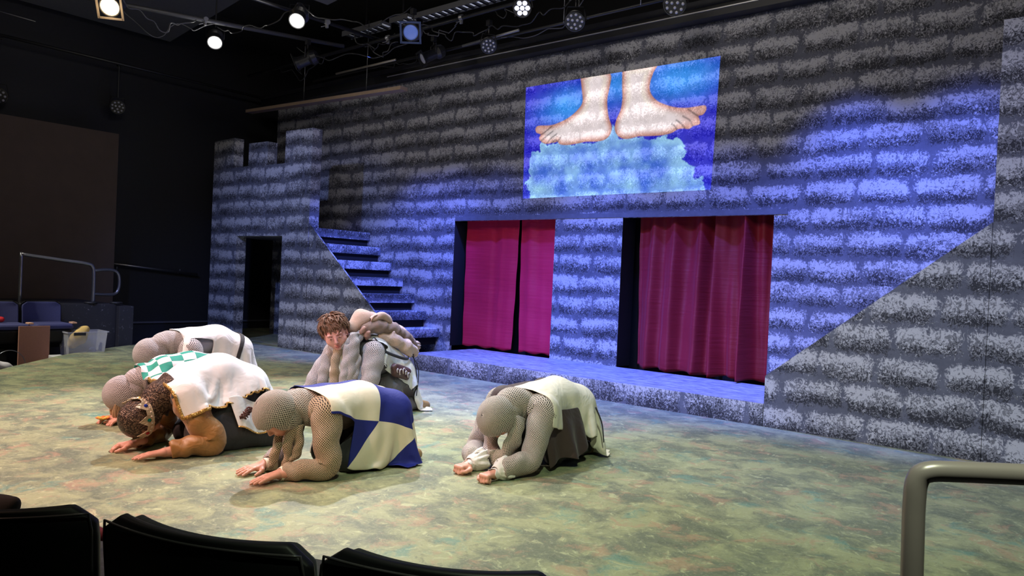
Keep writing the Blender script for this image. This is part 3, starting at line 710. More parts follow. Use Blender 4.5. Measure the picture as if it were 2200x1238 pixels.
def hood(name, c, crown, face, neck, base, mat, parent, s=1.0, cell=.0064, open_deg=52, lat=None, base_r=(.17, .12), seed=0):
    """knitted hood: rings from the crown over the skull down to the neck and out over the shoulders"""
    cr = unit(crown); fc = unit(np.array(face)-cr*(np.array(face)@cr)); la = np.cross(cr, fc)
    c = np.array(c, float)+0; n = 56; rings = []
    for ph in np.linspace(7, 112, 22):
        p = math.radians(ph); a = .118*s*math.cos(p); r = math.sin(p)
        rings.append((c+cr*a, cr, fc, la, .117*s*r, .098*s*r, 1))
    nk = np.array(neck, float); bs = np.array(base, float); last = rings[-1]
    P = catmull([last[0], (last[0]+nk)/2+0*cr, nk, bs], 26)
    T = np.gradient(P, axis=0); T /= vlen(T)[:, None]
    lv = unit(lat) if lat is not None else la
    for i in range(1, 26):
        t = i/25; tt = -T[i]; l_ = unit(la*(1-t)+lv*t*np.sign(la@lv)); f_ = unit(np.cross(l_, tt)); l_ = np.cross(tt, f_)
        if f_@fc < 0: f_, l_ = -f_, -l_
        if t < .45: q = t/.45; rf = .108*(1-q)+.088*q; rl = .091*(1-q)+.083*q
        else: q = (t-.45)/.55; rf = .088*(1-q)+base_r[1]*q; rl = .083*(1-q)+base_r[0]*q
        fold = 1+.028*math.sin(i*1.1+seed+math.sin(i*.7))*min(1, i/6)
        rings.append((P[i], tt, f_, l_, rf*s*fold, rl*s*fold, 0))
    V = []; L = [0]
    for j, (p, tt, f_, l_, rf, rl, h) in enumerate(rings):
        if j: L.append(L[-1]+max(.004, np.linalg.norm(p-rings[j-1][0])*.6+abs(rl-rings[j-1][5])*.8))
        for k in range(n):
            q = 2*PI*k/n; wv = 1+.035*math.sin(q*3+j*.45+seed)*(0 if h else 1)
            V.append(p+(f_*math.cos(q)*rf+l_*math.sin(q)*rl)*wv)
    F = []; UV = []; cells = round(2*PI*.105*s/cell/2)*2
    for j in range(len(rings)-1):
        for k in range(n):
            q = math.degrees(2*PI*(k+.5)/n); q = min(q, 360-q)
            if 13 <= j <= 27 and q < open_deg*min(1, (j-12)/3): continue
            k2 = (k+1) % n; F.append((j*n+k, j*n+k2, (j+1)*n+k2, (j+1)*n+k))
            u0, u1 = k/n*cells, (k+1)/n*cells; v0, v1 = L[j]/cell, L[j+1]/cell
            UV += [(u0, v0), (u1, v0), (u1, v1), (u0, v1)]
    V.append(np.mean(V[:n], 0)+cr*.0004); ci = len(V)-1
    for k in range(n): F.append((k, ci, (k+1) % n)); UV += [(k/n*cells, 0), (k/n*cells, -.3), ((k+1)/n*cells, 0)]
    o = link(name, mesh(V, F, UV), mat, parent); s_ = o.modifiers.new('t', 'SOLIDIFY'); s_.thickness = .006
    sb = o.modifiers.new('s', 'SUBSURF'); sb.levels = 1; sb.render_levels = 1
    return o

# ---- cloth: position based drape of a cut panel over a body
def drape(P, mask, rest_u, rest_v, sd, pin, steps=110, iters=14, thick=.008, fric=.6, g=.0022, stiff=.25):
    """P (n,m,3) start, rest_u spacing along axis 0, rest_v along axis 1"""
    P = P.copy(); Q = P.copy(); n, m_ = mask.shape
    inv = np.where(pin, 0.0, 1.0)
    cons = []
    def add(sa, sb, L, k): cons.append((sa, sb, L, k, mask[sa] & mask[sb]))
    def pairs(da, db, L, k):
        for off in range(2*max(da, abs(db)) if True else 1):
            if da:
                ia = np.arange(0, n-da); ia = ia[(ia//da) % 2 == off % 2] if True else ia
            else: ia = np.arange(n)
            if da == 0:
                ja = np.arange(0, m_-db); ja = ja[(ja//db) % 2 == off % 2]
            elif db >= 0: ja = np.arange(0, m_-db)
            else: ja = np.arange(-db, m_)
            if off >= 2: continue
            add(np.ix_(ia, ja), np.ix_(ia+da, ja+db), L, k)
    dg = math.hypot(rest_u, rest_v)
    pairs(1, 0, rest_u, 1.0); pairs(0, 1, rest_v, 1.0); pairs(1, 1, dg, .5); pairs(1, -1, dg, .5); pairs(2, 0, 2*rest_u, .25*stiff); pairs(0, 2, 2*rest_v, .25*stiff)
    pairs(3, 0, 3*rest_u, .15*stiff); pairs(0, 3, 3*rest_v, .15*stiff)
    for st in range(steps):
        vel = (P-Q)*.96; vel[..., 2] -= g; Q = P.copy(); P = P+vel*inv[..., None]
        for it in range(iters):
            for sa, sb, L, k, mk in cons:
                a = P[sa]; b = P[sb]; d = b-a; ln = vlen(d)+1e-9; wa = inv[sa]; wb = inv[sb]; ws = wa+wb
                c = np.where(mk & (ws > 0), k*(ln-L)/(ln*np.where(ws > 0, ws, 1)), 0)[..., None]*d
                P[sa] = a+c*wa[..., None]; P[sb] = b-c*wb[..., None]
            if it % 5 == 4 or it == iters-1:
                fl = P.reshape(-1, 3); d = sd(fl)-thick; hit = (d < 0) & (inv.ravel() > 0)
                if hit.any():
                    X = fl[hit]; e = 1e-3; d0 = d[hit]
                    gr = np.stack([sd(X+np.eye(3)[i]*e)-thick-d0 for i in range(3)], 1); gr /= vlen(gr)[:, None]+1e-9
                    X = X-gr*d0[:, None]
                    dq = X-Q.reshape(-1, 3)[hit]; tn = dq-gr*(dq*gr).sum(1)[:, None]
                    fl[hit] = X-tn*fric*(.5 if it < iters-1 else 1)
                lowm = fl[:, 2] < .006
                fl[lowm, 2] = .006
                P = fl.reshape(n, m_, 3)
    return P
def cloth_obj(name, P, mask, s_, t_, mat, parent, thick=.004, sub=True):
    n, m_ = mask.shape; F = []; UV = []
    for i in range(n-1):
        for j in range(m_-1):
            if mask[i, j] and mask[i+1, j] and mask[i, j+1] and mask[i+1, j+1]:
                F.append((i*m_+j, i*m_+j+1, (i+1)*m_+j+1, (i+1)*m_+j))
                UV += [(s_[i], t_[j]), (s_[i], t_[j+1]), (s_[i+1], t_[j+1]), (s_[i+1], t_[j])]
    me = mesh(P.reshape(-1, 3), F, UV)
    bm = bmesh.new(); bm.from_mesh(me); lv = [v for v in bm.verts if not v.link_faces]; bmesh.ops.delete(bm, geom=lv, context='VERTS'); bm.to_mesh(me); bm.free()
    o = link(name, me, mat, parent)
    sd_ = o.modifiers.new('t', 'SOLIDIFY'); sd_.thickness = thick; sd_.offset = 1
    if sub: q = o.modifiers.new('s', 'SUBSURF'); q.levels = 1; q.render_levels = 1
    return o
def cloth_normals(P):
    du = np.gradient(P, axis=0); dv = np.gradient(P, axis=1); nn = np.cross(du, dv); nn /= vlen(nn)[..., None]+1e-9
    if nn[..., 2].mean() < 0: nn = -nn
    return nn
def trim_path(P, idx, off, r, mat, name, parent, flat=.45):
    nn = cloth_normals(P); pts = np.array([P[i, j]+nn[i, j]*off for i, j in idx])
    pts = catmull(pts, len(pts)*3)
    V, F, UV = tube_geo(pts, r, 8, True, flat, None, .006, up=(0.3, 0.2, 1))
    me = mesh(V, F); o = link(name, me, mat, parent); return o
# ================================================================== THE SIX KNEELING PLAYERS
def sequin_mat():
    mt, nt, bs = newmat('bronze_sequins'); g = N(nt, 'ShaderNodeNewGeometry').outputs['Position']
    v = N(nt, 'ShaderNodeTexVoronoi'); v.inputs['Scale'].default_value = 170; nt.links.new(g, v.inputs['Vector'])
    sp = N(nt, 'ShaderNodeRGBToBW'); nt.links.new(v.outputs['Color'], sp.inputs[0])
    nt.links.new(mixc(nt, smooth(nt, sp.outputs[0], .45, .9), (.026, .013, .010), (.26, .17, .12)), bs.inputs['Base Color'])
    bs.inputs['Roughness'].default_value = .35; bs.inputs['Metallic'].default_value = .35
    bump(nt, bs, v.outputs['Distance'], .8, .004); return mt
def gilt_mat():
    mt, nt, bs = newmat('gold_braid'); g = N(nt, 'ShaderNodeNewGeometry').outputs['Position']
    v = N(nt, 'ShaderNodeTexVoronoi'); v.inputs['Scale'].default_value = 110; nt.links.new(g, v.inputs['Vector'])
    sp = N(nt, 'ShaderNodeRGBToBW'); nt.links.new(v.outputs['Color'], sp.inputs[0])
    nt.links.new(mixc(nt, sp.outputs[0], (.30, .15, .03), (.95, .62, .22)), bs.inputs['Base Color'])
    bs.inputs['Roughness'].default_value = .3; bs.inputs['Metallic'].default_value = .6
    bump(nt, bs, v.outputs['Distance'], 1.0, .006); return mt
M_SEQ = sequin_mat(); M_GILT = gilt_mat()
M_TROUSER = cloth_mat('dark_trousers', (.022, .02, .024)); M_SHOE = plain('tan_suede', (.34, .22, .12), .8)
M_BQ = checker_mat('blue_cream_quarters', (.82, .73, .58), (.006, .014, .22), .31, .30, -.08, 0, .1, .62)
M_GQ = checker_mat('green_white_check', (.012, .30, .22), (.84, .80, .84), .088, .088, .04, .03)

class Fig:
    def __init__(s, O, th, label):
        s.O = np.array([O[0], O[1], 0.0]); t = math.radians(th)
        s.h = np.array([math.cos(t), math.sin(t), 0]); s.l = np.array([-s.h[1], s.h[0], 0]); s.up = np.array([0, 0, 1.0])
        s.root = empty('person', s.O, label, 'person')
    def L(s, p): return s.O+s.h*p[0]+s.l*p[1]+s.up*p[2]
    def D(s, p): return s.h*p[0]+s.l*p[1]+s.up*p[2]

def build_body(F, J, crown, face, hs=1.0, curl=(0.0, 0.0), hand_dirs=None, skin=M_SKIN, headfine=.005, head_s=1.0, nails=False):
    L, D = F.L, F.D
    tor = SDF()
    pv, wa, ch, nk = [np.array(J[k], float) for k in ('pelvis', 'waist', 'chest', 'neck')]
    y = np.array([0, 1, 0.])
    for q in (-1, 1):
        tor.cone(L(pv+y*q*.075), L(wa+y*q*.045), .112, .098, .05)
        tor.cone(L(wa+y*q*.045), L(ch+y*q*.065), .098, .108, .05)
        S_ = np.array(J['shL' if q > 0 else 'shR'], float)
        tor.cone(L(ch+y*q*.07), L(S_-y*q*.02), .095, .068, .04)
    tor.cone(L(ch), L(nk), .085, .058, .04)
    legs = SDF(); legs_only = []
    for q, sfx in ((1, 'L'), (-1, 'R')):
        kn = L(J.get('knee'+sfx, (J['knee'][0], q*J['knee'][1], J['knee'][2]))); an = L((J['ankle'][0], q*J['ankle'][1], J['ankle'][2]))
        to = L((J['ankle'][0]-.13, q*J['ankle'][1], .03))
        legs.chain([L(pv+y*q*.085), kn], [.098, .066], .03).chain([kn, (kn*.55+an*.45)+F.up*.012, an], [.062, .060, .040], .02)
        legs_only.append(SDF().chain([an, to], [.038, .028], .02))
    arms = SDF(); skn = SDF()
    tips_all = []; hands = []
    for i, (sfx, q) in enumerate((('L', 1), ('R', -1))):
        sh, el, wr = [L(J[k+sfx]) for k in ('sh', 'el', 'wr')]
        arms.chain([sh, el], [.056, .044], .02).chain([el, (el*.6+wr*.4), wr], [.045, .042, .029], .02)
        hd = D(hand_dirs[i]) if hand_dirs else D((1, 0, -.05))
        hsd, tips, nrm = hand_sdf(wr, hd, F.up, -F.l*q, curl[i], .12, hs)
        hands.append(sdf_geo(hsd, .0032))
        tips_all += [(p, d, nrm) for p, d in tips]
    hd, HL, HF = head_sdf(L(J['head']), D(face), D(crown), head_s)
    hd.cone(HL(-.03, 0, -.05), L(nk), .052, .056, .02)
    core = SDF(); core.it = tor.it+legs.it+arms.it
    Vb, Fb = sdf_geo(core, .0125)
    parts = [(Vb, Fb), sdf_geo(hd, headfine)]+hands
    V, Fc = join_geo(parts); V[:, 2] = np.maximum(V[:, 2], .0015)
    body = link('body', mesh(V, Fc), skin, F.root)
    if max(curl) < .5 and nails:
      for p, d, nrm in tips_all:
        mb = MB()
        d = unit(d); n_ = unit(nrm-d*(nrm@d)); s_ = np.cross(n_, d); c = p+n_*.0062-d*.001
        mb.obox(c, d, s_, n_, .0048, .0040, .0008); mb.build('fingernail', M_NAIL, body, bevel=.001)
    return dict(tor=tor, legs=legs, feet=legs_only, arms=arms, head=hd, HL=HL, HF=HF, body=body)

def dress(F, B, J, tunic, trousers=M_TROUSER, shoe=M_SHOE, skirt=None):
    sd_ = B['tor'].grown(.014)
    if skirt:
        for q in (-1, 1): sd_.cone(F.L(np.array(J['pelvis'])+[0, q*.07, -.02]), F.L((skirt[0], q*skirt[1], skirt[2])), .105, .07, .06)
    f = lambda V: .005*np.sin(V[:, 2]*60+V[:, 1]*35)*np.sin(V[:, 0]*45)
    sdf_obj('tunic', sd_, .012, tunic, F.root, .004, f)
    sdf_obj('trousers', B['legs'].grown(.012), .012, trousers, F.root, .003, lambda V: .004*np.sin(V[:, 0]*70+V[:, 1]*50))
    for ft in B['feet']: sdf_obj('shoe', ft.grown(.010), .008, shoe, F.root, .002)

def make_tabard(F, B, mat, fn, zn, L_, wfun, name='tabard', step=.018, ztop=.72, sleeve_r=.036, steps=110, W_=.62, pinw=.12, extra=None, thick=.014, fric=.6, name_s=None, g=.0022, folds=.011, fk=30.0):
    nu = int(L_/step)+1; nv = int(2*W_/step)+1
    s_ = np.arange(nu)*step; t_ = (np.arange(nv)-(nv-1)/2)*step
    mask = np.array([[abs(t) <= wfun(s, t) for t in t_] for s in s_])
    P = np.zeros((nu, nv, 3))
    for i, s in enumerate(s_):
        for j, t in enumerate(t_): P[i, j] = F.L((fn-s, t, ztop+.003*math.sin(i*1.7+j*.9)))
    pin = np.zeros_like(mask)
    for j, t in enumerate(t_):
        if abs(t) < pinw: pin[0, j] = True; P[0, j] = F.L((fn, t, zn-.25*t*t))
    col = B['tor'].grown(.014).plus(B['legs'].grown(.012)).plus(B['arms'].grown(sleeve_r))
    if extra: col = col.plus(extra)
    P = drape(P, mask, step, step, col, pin, steps=steps, thick=thick, fric=fric, g=g)
    nn = cloth_normals(P); SS, TT = np.meshgrid(s_, t_, indexing='ij')
    wv = np.sin(SS*fk+2.2*np.sin(TT*5+1)+TT*6)+.5*np.sin(SS*fk*1.9-TT*9+2)
    amp = folds*np.clip((np.abs(TT)-.08)/.22, 0, 1)*np.clip(SS/.15, 0, 1)
    P = P+nn*(amp*(1.5+wv)/2)[..., None]; P[..., 2] = np.maximum(P[..., 2], .006)
    o = cloth_obj(name, P, mask, s_, t_, mat, F.root)
    return P, mask, s_, t_, o
def edge_idx(mask, s_, t_, pts):
    """grid path through the given (s,t) waypoints, clamped to kept cells"""
    out = []
    for (s0, t0), (s1, t1) in zip(pts[:-1], pts[1:]):
        m_ = int(max(abs(s1-s0), abs(t1-t0))/.018)+1
        for k in range(m_):
            s = s0+(s1-s0)*k/m_; t = t0+(t1-t0)*k/m_
            i = int(np.clip(np.searchsorted(s_, s), 0, len(s_)-1)); j = int(np.clip(round((t-t_[0])/.018), 0, len(t_)-1))
            while not mask[i, j] and j > len(t_)//2: j -= 1
            while not mask[i, j] and j < len(t_)//2: j += 1
            if not out or out[-1] != (i, j): out.append((i, j))
    return out
def band(P, mask, rows, name, mat, parent, off=.008, cols=None):
    nn = cloth_normals(P); Q = P+nn*off; i0, i1 = rows; mk = np.zeros_like(mask); mk[i0:i1+1] = mask[i0:i1+1]
    if cols: mk[:, :cols[0]] = False; mk[:, cols[1]:] = False
    return cloth_obj(name, Q, mk, np.arange(mask.shape[0])*.018, np.arange(mask.shape[1])*.018, mat, parent, .004)
def frill(name, c, ax, r0, r1, ln, mat, parent, seed=0, n=72, waves=9, amp=.3):
    """gathered ruffle round a wrist"""
    c = np.array(c, float); ax = unit(ax); a, b = perp(ax); V = []; F = []; R = 9
    for i in range(R):
        t = i/(R-1)
        for k in range(n):
            q = 2*PI*k/n; wv = math.sin(q*waves+seed+2*math.sin(q*2+seed))*amp*(t**.8)*math.sin(min(1, t*1.2)*PI*.6+.3)
            r = r0+(r1-r0)*math.sin(t*PI*.5)*(1+wv)
            p = c+ax*(ln*(t-.35)+.012*math.sin(q*3+seed)*t)+(a*math.cos(q)+b*math.sin(q))*r; p[2] = max(p[2], .004); V.append(p)
    for i in range(R-1):
        for k in range(n): k2 = (k+1) % n; F.append((i*n+k, i*n+k2, (i+1)*n+k2, (i+1)*n+k))
    o = link(name, mesh(V, F), mat, parent); s = o.modifiers.new('t', 'SOLIDIFY'); s.thickness = .002
    return o

# ---------------- 1: blue and cream quartered player, nearest the audience
def fig_blue():
    F = Fig((-3.65, 3.35), -95.8, 'kneeling person in blue and cream quartered tabard and net hood, palms flat')
    J = dict(pelvis=(.17, 0, .32), waist=(.36, 0, .375), chest=(.56, 0, .365), neck=(.76, 0, .38), head=(.905, 0, .355), shL=(.68, .165, .375), elL=(.70, .235, .075), wrL=(.925, .105, .040),
             shR=(.68, -.165, .375), elR=(.68, -.235, .075), wrR=(.905, -.13, .040), knee=(.50, .13, .075), ankle=(.10, .12, .055))
    B = build_body(F, J, (.86, 0, .50), (.50, 0, -.86), 1.0, (0, 0), [(.98, .10, -.12), (.98, .12, -.12)], nails=True)
    dress(F, B, J, M_BROWNC)
    for q, sf in ((1, 'L'), (-1, 'R')):
        sh, el, wr = [F.L(J[k+sf]) for k in ('sh', 'el', 'wr')]
        sleeve('net_sleeve', [sh-F.l*q*.05, sh+F.l*q*.01+F.up*.004, (sh+el)/2+F.l*q*.018+F.h*.01, el+F.up*.005, (el*.45+wr*.55)+F.up*.006, wr-F.h*.035+F.up*.002],
               [.090, .090, .080, .070, .058, .047], M_KNIT_T if q > 0 else M_KNIT, F.root, seed=q)
        sleeve('shirt_cuff', [wr-F.h*.075, wr-F.h*.03, wr-F.h*.004], [.044, .042, .037], M_CREAM, F.root, wrinkle=.003, n=24, m_=16, seed=q)
    hood('net_hood', F.L((.905, 0, .368)), F.D((.86, 0, .50)), F.D((.50, 0, -.86)), F.L((.775, 0, .385)), F.L((.665, 0, .385)), M_KNIT, F.root, 1.10, lat=F.l, base_r=(.13, .10))
    for (t0, a, b, c, d) in ((.05, (.83, .055, .29), (.855, .06, .19), (.85, .05, .10), (.865, .03, .045)), (.2, (.86, -.03, .25), (.885, -.01, .17), (.90, -.02, .09), (.905, -.04, .04)), (.1, (.80, .07, .30), (.80, .085, .20), (.815, .085, .13), (.85, .06, .085))):
        sleeve('hood_fringe', [F.L(p) for p in (a, b, c, d)], [.030, .026, .024, .016], M_KNIT_T, F.root, n=16, m_=30, seed=t0*10, wrinkle=.005)
    hs = SDF().cone(F.L((.905, 0, .36)), F.L((.77, 0, .39)), .10, .09)
    def w(s, t):
        return .315 if s < .215 else .60-max(0, s-.70)*1.3
    P, mask, s_, t_, o = make_tabard(F, B, M_BQ, .735, .50, 1.03, w, 'quartered_tabard', ztop=.66, extra=hs, W_=.61)
    return F
fig_blue()

# ---------------- 2: player on the right, cream back cloth over dark brown, fists on the floor
def fig_right():
    F = Fig((-3.0, 4.4), -89.5, 'person bowing alone on the right in net hood, cream back cloth and ruffled cuffs')
    J = dict(pelvis=(.13, 0, .35), waist=(.31, 0, .41), chest=(.51, 0, .385), neck=(.70, 0, .375), head=(.865, 0, .325), shL=(.63, .17, .375), elL=(.80, .215, .085), wrL=(1.06, .155, .042),
             shR=(.63, -.17, .385), elR=(.78, -.235, .085), wrR=(1.02, -.085, .042), knee=(.45, .14, .075), ankle=(.06, .13, .055))
    B = build_body(F, J, (.92, 0, .16), (.16, 0, -.98), 1.0, (1.05, 1.0), [(1, -.05, -.02), (1, -.02, -.02)])
    dress(F, B, J, M_BROWNC, skirt=(.42, .17, .20))
    for q, sf in ((1, 'L'), (-1, 'R')):
        sh, el, wr = [F.L(J[k+sf]) for k in ('sh', 'el', 'wr')]
        sleeve('net_sleeve', [sh-F.l*q*.05, sh+F.l*q*.01+F.up*.004, (sh+el)/2+F.l*q*.012, el+F.up*.012, (el*.45+wr*.55)+F.up*.012, wr-F.h*.065+F.up*.012],
               [.092, .092, .080, .070, .064, .058], M_KNIT, F.root, seed=q+3)
        frill('ruffled_cuff', wr-F.h*.045+F.up*.012, -F.h, .032, .074, .115, M_CUFF, F.root, seed=q*2+4)
        frill('ruffled_cuff', wr-F.h*.005, F.h, .036, .034, .03, M_CUFF, F.root, seed=q, waves=5, amp=.1)
    hood('net_hood', F.L((.875, 0, .335)), F.D((.94, 0, .20)), F.D((.2, 0, -.96)), F.L((.735, 0, .40)), F.L((.60, 0, .375)), M_KNIT, F.root, 1.10, lat=F.l, base_r=(.14, .105), seed=2)
    # loose cowl hanging in a loop under the chin
    P = [(.76, .085, .33), (.80, .10, .25), (.83, .085, .16), (.85, .03, .085), (.85, -.03, .085), (.82, -.085, .17), (.79, -.10, .26), (.76, -.085, .33)]
    o = sleeve('hood_cowl', [F.L(p) for p in P], [.050, .046, .042, .050, .050, .042, .046, .050], M_KNIT, F.root, n=24, m_=70, seed=5, wrinkle=.010)
    hs = SDF().cone(F.L((.87, 0, .33)), F.L((.72, 0, .40)), .11, .10)
    def w(s, t):
        if t < 0: return .06 if s < .5 else .06+.5*(s-.5)
        return .42 if s < .45 else .42-.10*(s-.45)
    P, mask, s_, t_, o = make_tabard(F, B, M_CREAM, .665, .50, 1.04, w, 'back_cloth', ztop=.64, extra=hs, W_=.46, fric=.7)
    def w2(s, t): return .30 if t < 0 else .0
    # brown surcoat side that shows beyond the far shoulder
    V = [(.70, -.10, .49), (.66, -.27, .40), (.45, -.30, .42), (.30, -.26, .47), (.35, -.08, .555), (.55, -.06, .53)]
    sd_ = SDF().cone(F.L((.66, -.12, .42)), F.L((.66, -.22, .34)), .075, .05).cone(F.L((.66, -.14, .42)), F.L((.35, -.16, .44)), .07, .06)
    sdf_obj('surcoat', sd_, .01, M_BROWNC, F.root)
    # dark coat skirts hanging at the near side
    nu, nv = 26, 30; Pk = np.zeros((nu, nv, 3))
    for i in range(nu):
        for j in range(nv):
            u = i/(nu-1); v = j/(nv-1)
            hem = .02+.10*v+.03*math.sin(v*7)
            z = (.38-.02*v)*(1-u)+hem*u
            Pk[i, j] = F.L((.66-.44*v-.02*u, .19+.07*math.sin(v*PI)*(.5+.5*u)+.022*math.sin(v*15+1)*u+.05*u, z))
    cloth_obj('coat_skirt', Pk, np.ones((nu, nv), bool), np.arange(nu), np.arange(nv), M_BROWNC, F.root)
    sleeve('waist_cord', [F.L((.16, .27, .36)), F.L((.12, .30, .25)), F.L((.10, .31, .12))], [.006, .005, .004], M_BLACKC, F.root, n=8, m_=20, wrinkle=0)
fig_right()

# ---------------- 3: crowned player
def crown_ring(F, c, ax, r, root):
    ax = unit(ax); a, b = perp(ax); c = np.array(c); n = 120; V = []; Fc = []
    M_CR = plain('crown_gilt', (.85, .60, .42), .35, metal=.5, vary=.45, scale=150, bmp=1.0)
    for side in (0, 1):
        for k in range(n):
            q = 2*PI*k/n; tooth = abs(((k/n*8) % 1)-.5)*2; h = .046+.055*max(0, tooth-.35)/.65
            rr = r-(.004 if side else 0)
            for t, flare in ((0, 0), (.5, .004), (1, .012)):
                V.append(c+ax*(h*t-.012)+(a*math.cos(q)+b*math.sin(q))*(rr+flare+.0015*math.sin(k*2.7)*t))
    for k in range(n):
        k2 = (k+1) % n
        for j in (0, 1):
            Fc.append((k*3+j, k2*3+j, k2*3+j+1, k*3+j+1)); o = 3*n
            Fc.append((o+k*3+j, o+k*3+j+1, o+k2*3+j+1, o+k2*3+j))
        Fc.append((k*3+2, k2*3+2, 3*n+k2*3+2, 3*n+k*3+2)); Fc.append((k*3, 3*n+k*3, 3*n+k2*3, k2*3))
    cr = link('crown', mesh(V, Fc), M_CR, root, smooth=False)
    cols = [plain('green_gem', (.0, .12, .09), .1), plain('blue_gem', (.01, .03, .30), .1), plain('amber_gem', (.75, .55, .15), .15), plain('red_gem', (.4, .01, .02), .1)]
    M_P = plain('paste_pearl', (.85, .72, .66), .25)
    for k in range(8):
        q = 2*PI*(k+.0)/8; d = a*math.cos(q)+b*math.sin(q)
        MB().lathe(c+ax*.022+d*(r+.003), d, [(0, .0135), (.005, .012), (.009, .006), (.010, .001)], 6).build('gem', cols[k % 4], cr)
        for t, hh in ((.22, .006), (.38, .026), (.5, .006), (.62, .026), (.78, .006), (.08, .050)):
            q = 2*PI*(k+t)/8; d = a*math.cos(q)+b*math.sin(q)
            MB().lathe(c+ax*hh+d*(r+.003), d, [(0, .0055), (.003, .005), (.0055, .002), (.006, .0005)], 8).build('pearl', M_P, cr, smooth=True)
def fig_king():
    F = Fig((-4.62, 3.2), -98.0, 'bowing person wearing a jewelled gold crown, gold-trimmed white tabard and gold sleeves')
    J = dict(pelvis=(.42, 0, .39), waist=(.58, 0, .465), chest=(.76, 0, .405), neck=(.93, 0, .32), head=(1.065, 0, .205), shL=(.85, .17, .355), elL=(.72, .30, .075), wrL=(.99, .25, .038),
             shR=(.86, -.17, .34), elR=(.86, -.235, .075), wrR=(1.08, -.06, .045), knee=(.74, .14, .08), ankle=(.34, .12, .055))
    B = build_body(F, J, (.98, 0, -.14), (-.2, 0, -.98), 1.04, (0, .30), [(1, -.10, -.10), (.93, -.32, -.16)], nails=True)
    dress(F, B, J, M_BLACKC, skirt=(.62, .16, .15))
    # dark gown skirts spread over the legs
    g = SDF().cone(F.L((.45, .08, .34)), F.L((.72, .20, .12)), .15, .12, .05).cone(F.L((.72, .20, .12)), F.L((.30, .20, .09)), .12, .10, .06).cone(F.L((.45, -.08, .34)), F.L((.5, -.2, .12)), .15, .11, .06).cone(F.L((.45, 0, .34)), F.L((.22, .05, .12)), .16, .13, .06)
    sdf_obj('gown', g, .012, M_BLACKC, F.root, .004, lambda V: .008*np.sin(V[:, 0]*38+V[:, 1]*22)*np.cos(V[:, 2]*18))
    for q, sf in ((1, 'L'), (-1, 'R')):
        sh, el, wr = [F.L(J[k+sf]) for k in ('sh', 'el', 'wr')]
        sleeve('gold_sleeve', [sh-F.l*q*.04, sh, (sh+el)/2+F.l*q*.01, el+F.up*.006, (el+wr)/2+F.up*.01, wr-(wr-el)*.12+F.up*.004],
               [.064, .090, .094, .084, .066, .048], M_GOLDC, F.root, seed=q, wrinkle=.010, n=36)
    hood('sequin_coif', F.L((1.07, 0, .215)), F.D((.98, 0, -.14)), F.D((-.1, 0, -.98)), F.L((.95, 0, .335)), F.L((.86, 0, .375)), M_SEQ, F.root, 1.02, lat=F.l, base_r=(.15, .12), seed=1, open_deg=60)
    crown_ring(F, F.L((1.045, 0, .222)), F.D((.98, .16, -.10)), .120, F.root)
    hs = SDF().cone(F.L((1.07, 0, .21)), F.L((.93, 0, .33)), .11, .11)
    def w(s, t):
        if t > 0: return .43-.12*max(0, min(1, (s-.34)/.3))
        return .36
    P, mask, s_, t_, o = make_tabard(F, B, M_WHITE, .955, .43, .97, w, 'white_tabard', ztop=.66, extra=hs.plus(g), W_=.48, sleeve_r=.048, pinw=.15)
    nv = len(t_); nu = len(s_)
    trim_path(P, edge_idx(mask, s_, t_, [(.0, -.30), (.0, .46), (.5, .46), (.955, .46)]), .006, .011, M_GILT, 'gold_braid', F.root)
    trim_path(P, edge_idx(mask, s_, t_, [(.95, .44), (.955, -.38)]), .006, .011, M_GILT, 'gold_braid', F.root)
    # second panel folded over the hip, also trimmed
    nu, nv = 20, 26; Pk = np.zeros((nu, nv, 3))
    for i in range(nu):
        for j in range(nv):
            u = i/(nu-1); v = j/(nv-1)
            Pk[i, j] = F.L((.62-.46*v-.05*u, .275+.06*u-.03*v+.014*math.sin(v*14), .355-.20*u-.03*math.sin(v*PI)+.02*math.sin(v*11+u)))
    cloth_obj('hip_panel', Pk, np.ones((nu, nv), bool), np.arange(nu), np.arange(nv), M_WHITE, F.root)
    idx = [(nu-1, j) for j in range(nv)]+[(i, nv-1) for i in range(nu-2, -1, -1)]
    trim_path(Pk, idx, -.004, .011, M_GILT, 'gold_braid', F.root)
    # belt flask: silver cylinder with a dark cap and a knotted brown cord
    fl = MB(); c = F.L((.40, .325, .315)); ax = unit(F.D((.62, .10, -.60)))
    fl.lathe(c, ax, [(-.02, .030), (0, .034), (.07, .034), (.075, .031)], 20); flo = fl.build('belt_flask', plain('brushed_silver', (.62, .60, .66), .25, metal=.8), F.root, smooth=True, bevel=.002)
    MB().lathe(c-ax*.05, ax, [(0, .016), (.01, .026), (.03, .028), (.032, .02)], 16).build('flask_cap', M_BLACKP, flo, smooth=True)
    pts = []
    for k in range(70):
        q = k/69; pts.append(F.L((.50+.022*math.cos(k*.9)+.05*q, .345+.010*math.sin(k*.9), .285-.06*q+.012*math.sin(k*1.3))))
    MB().tube(pts, .0045, 6).build('brown_cord', plain('brown_cord', (.10, .035, .03), .6), flo, smooth=True)
fig_king()

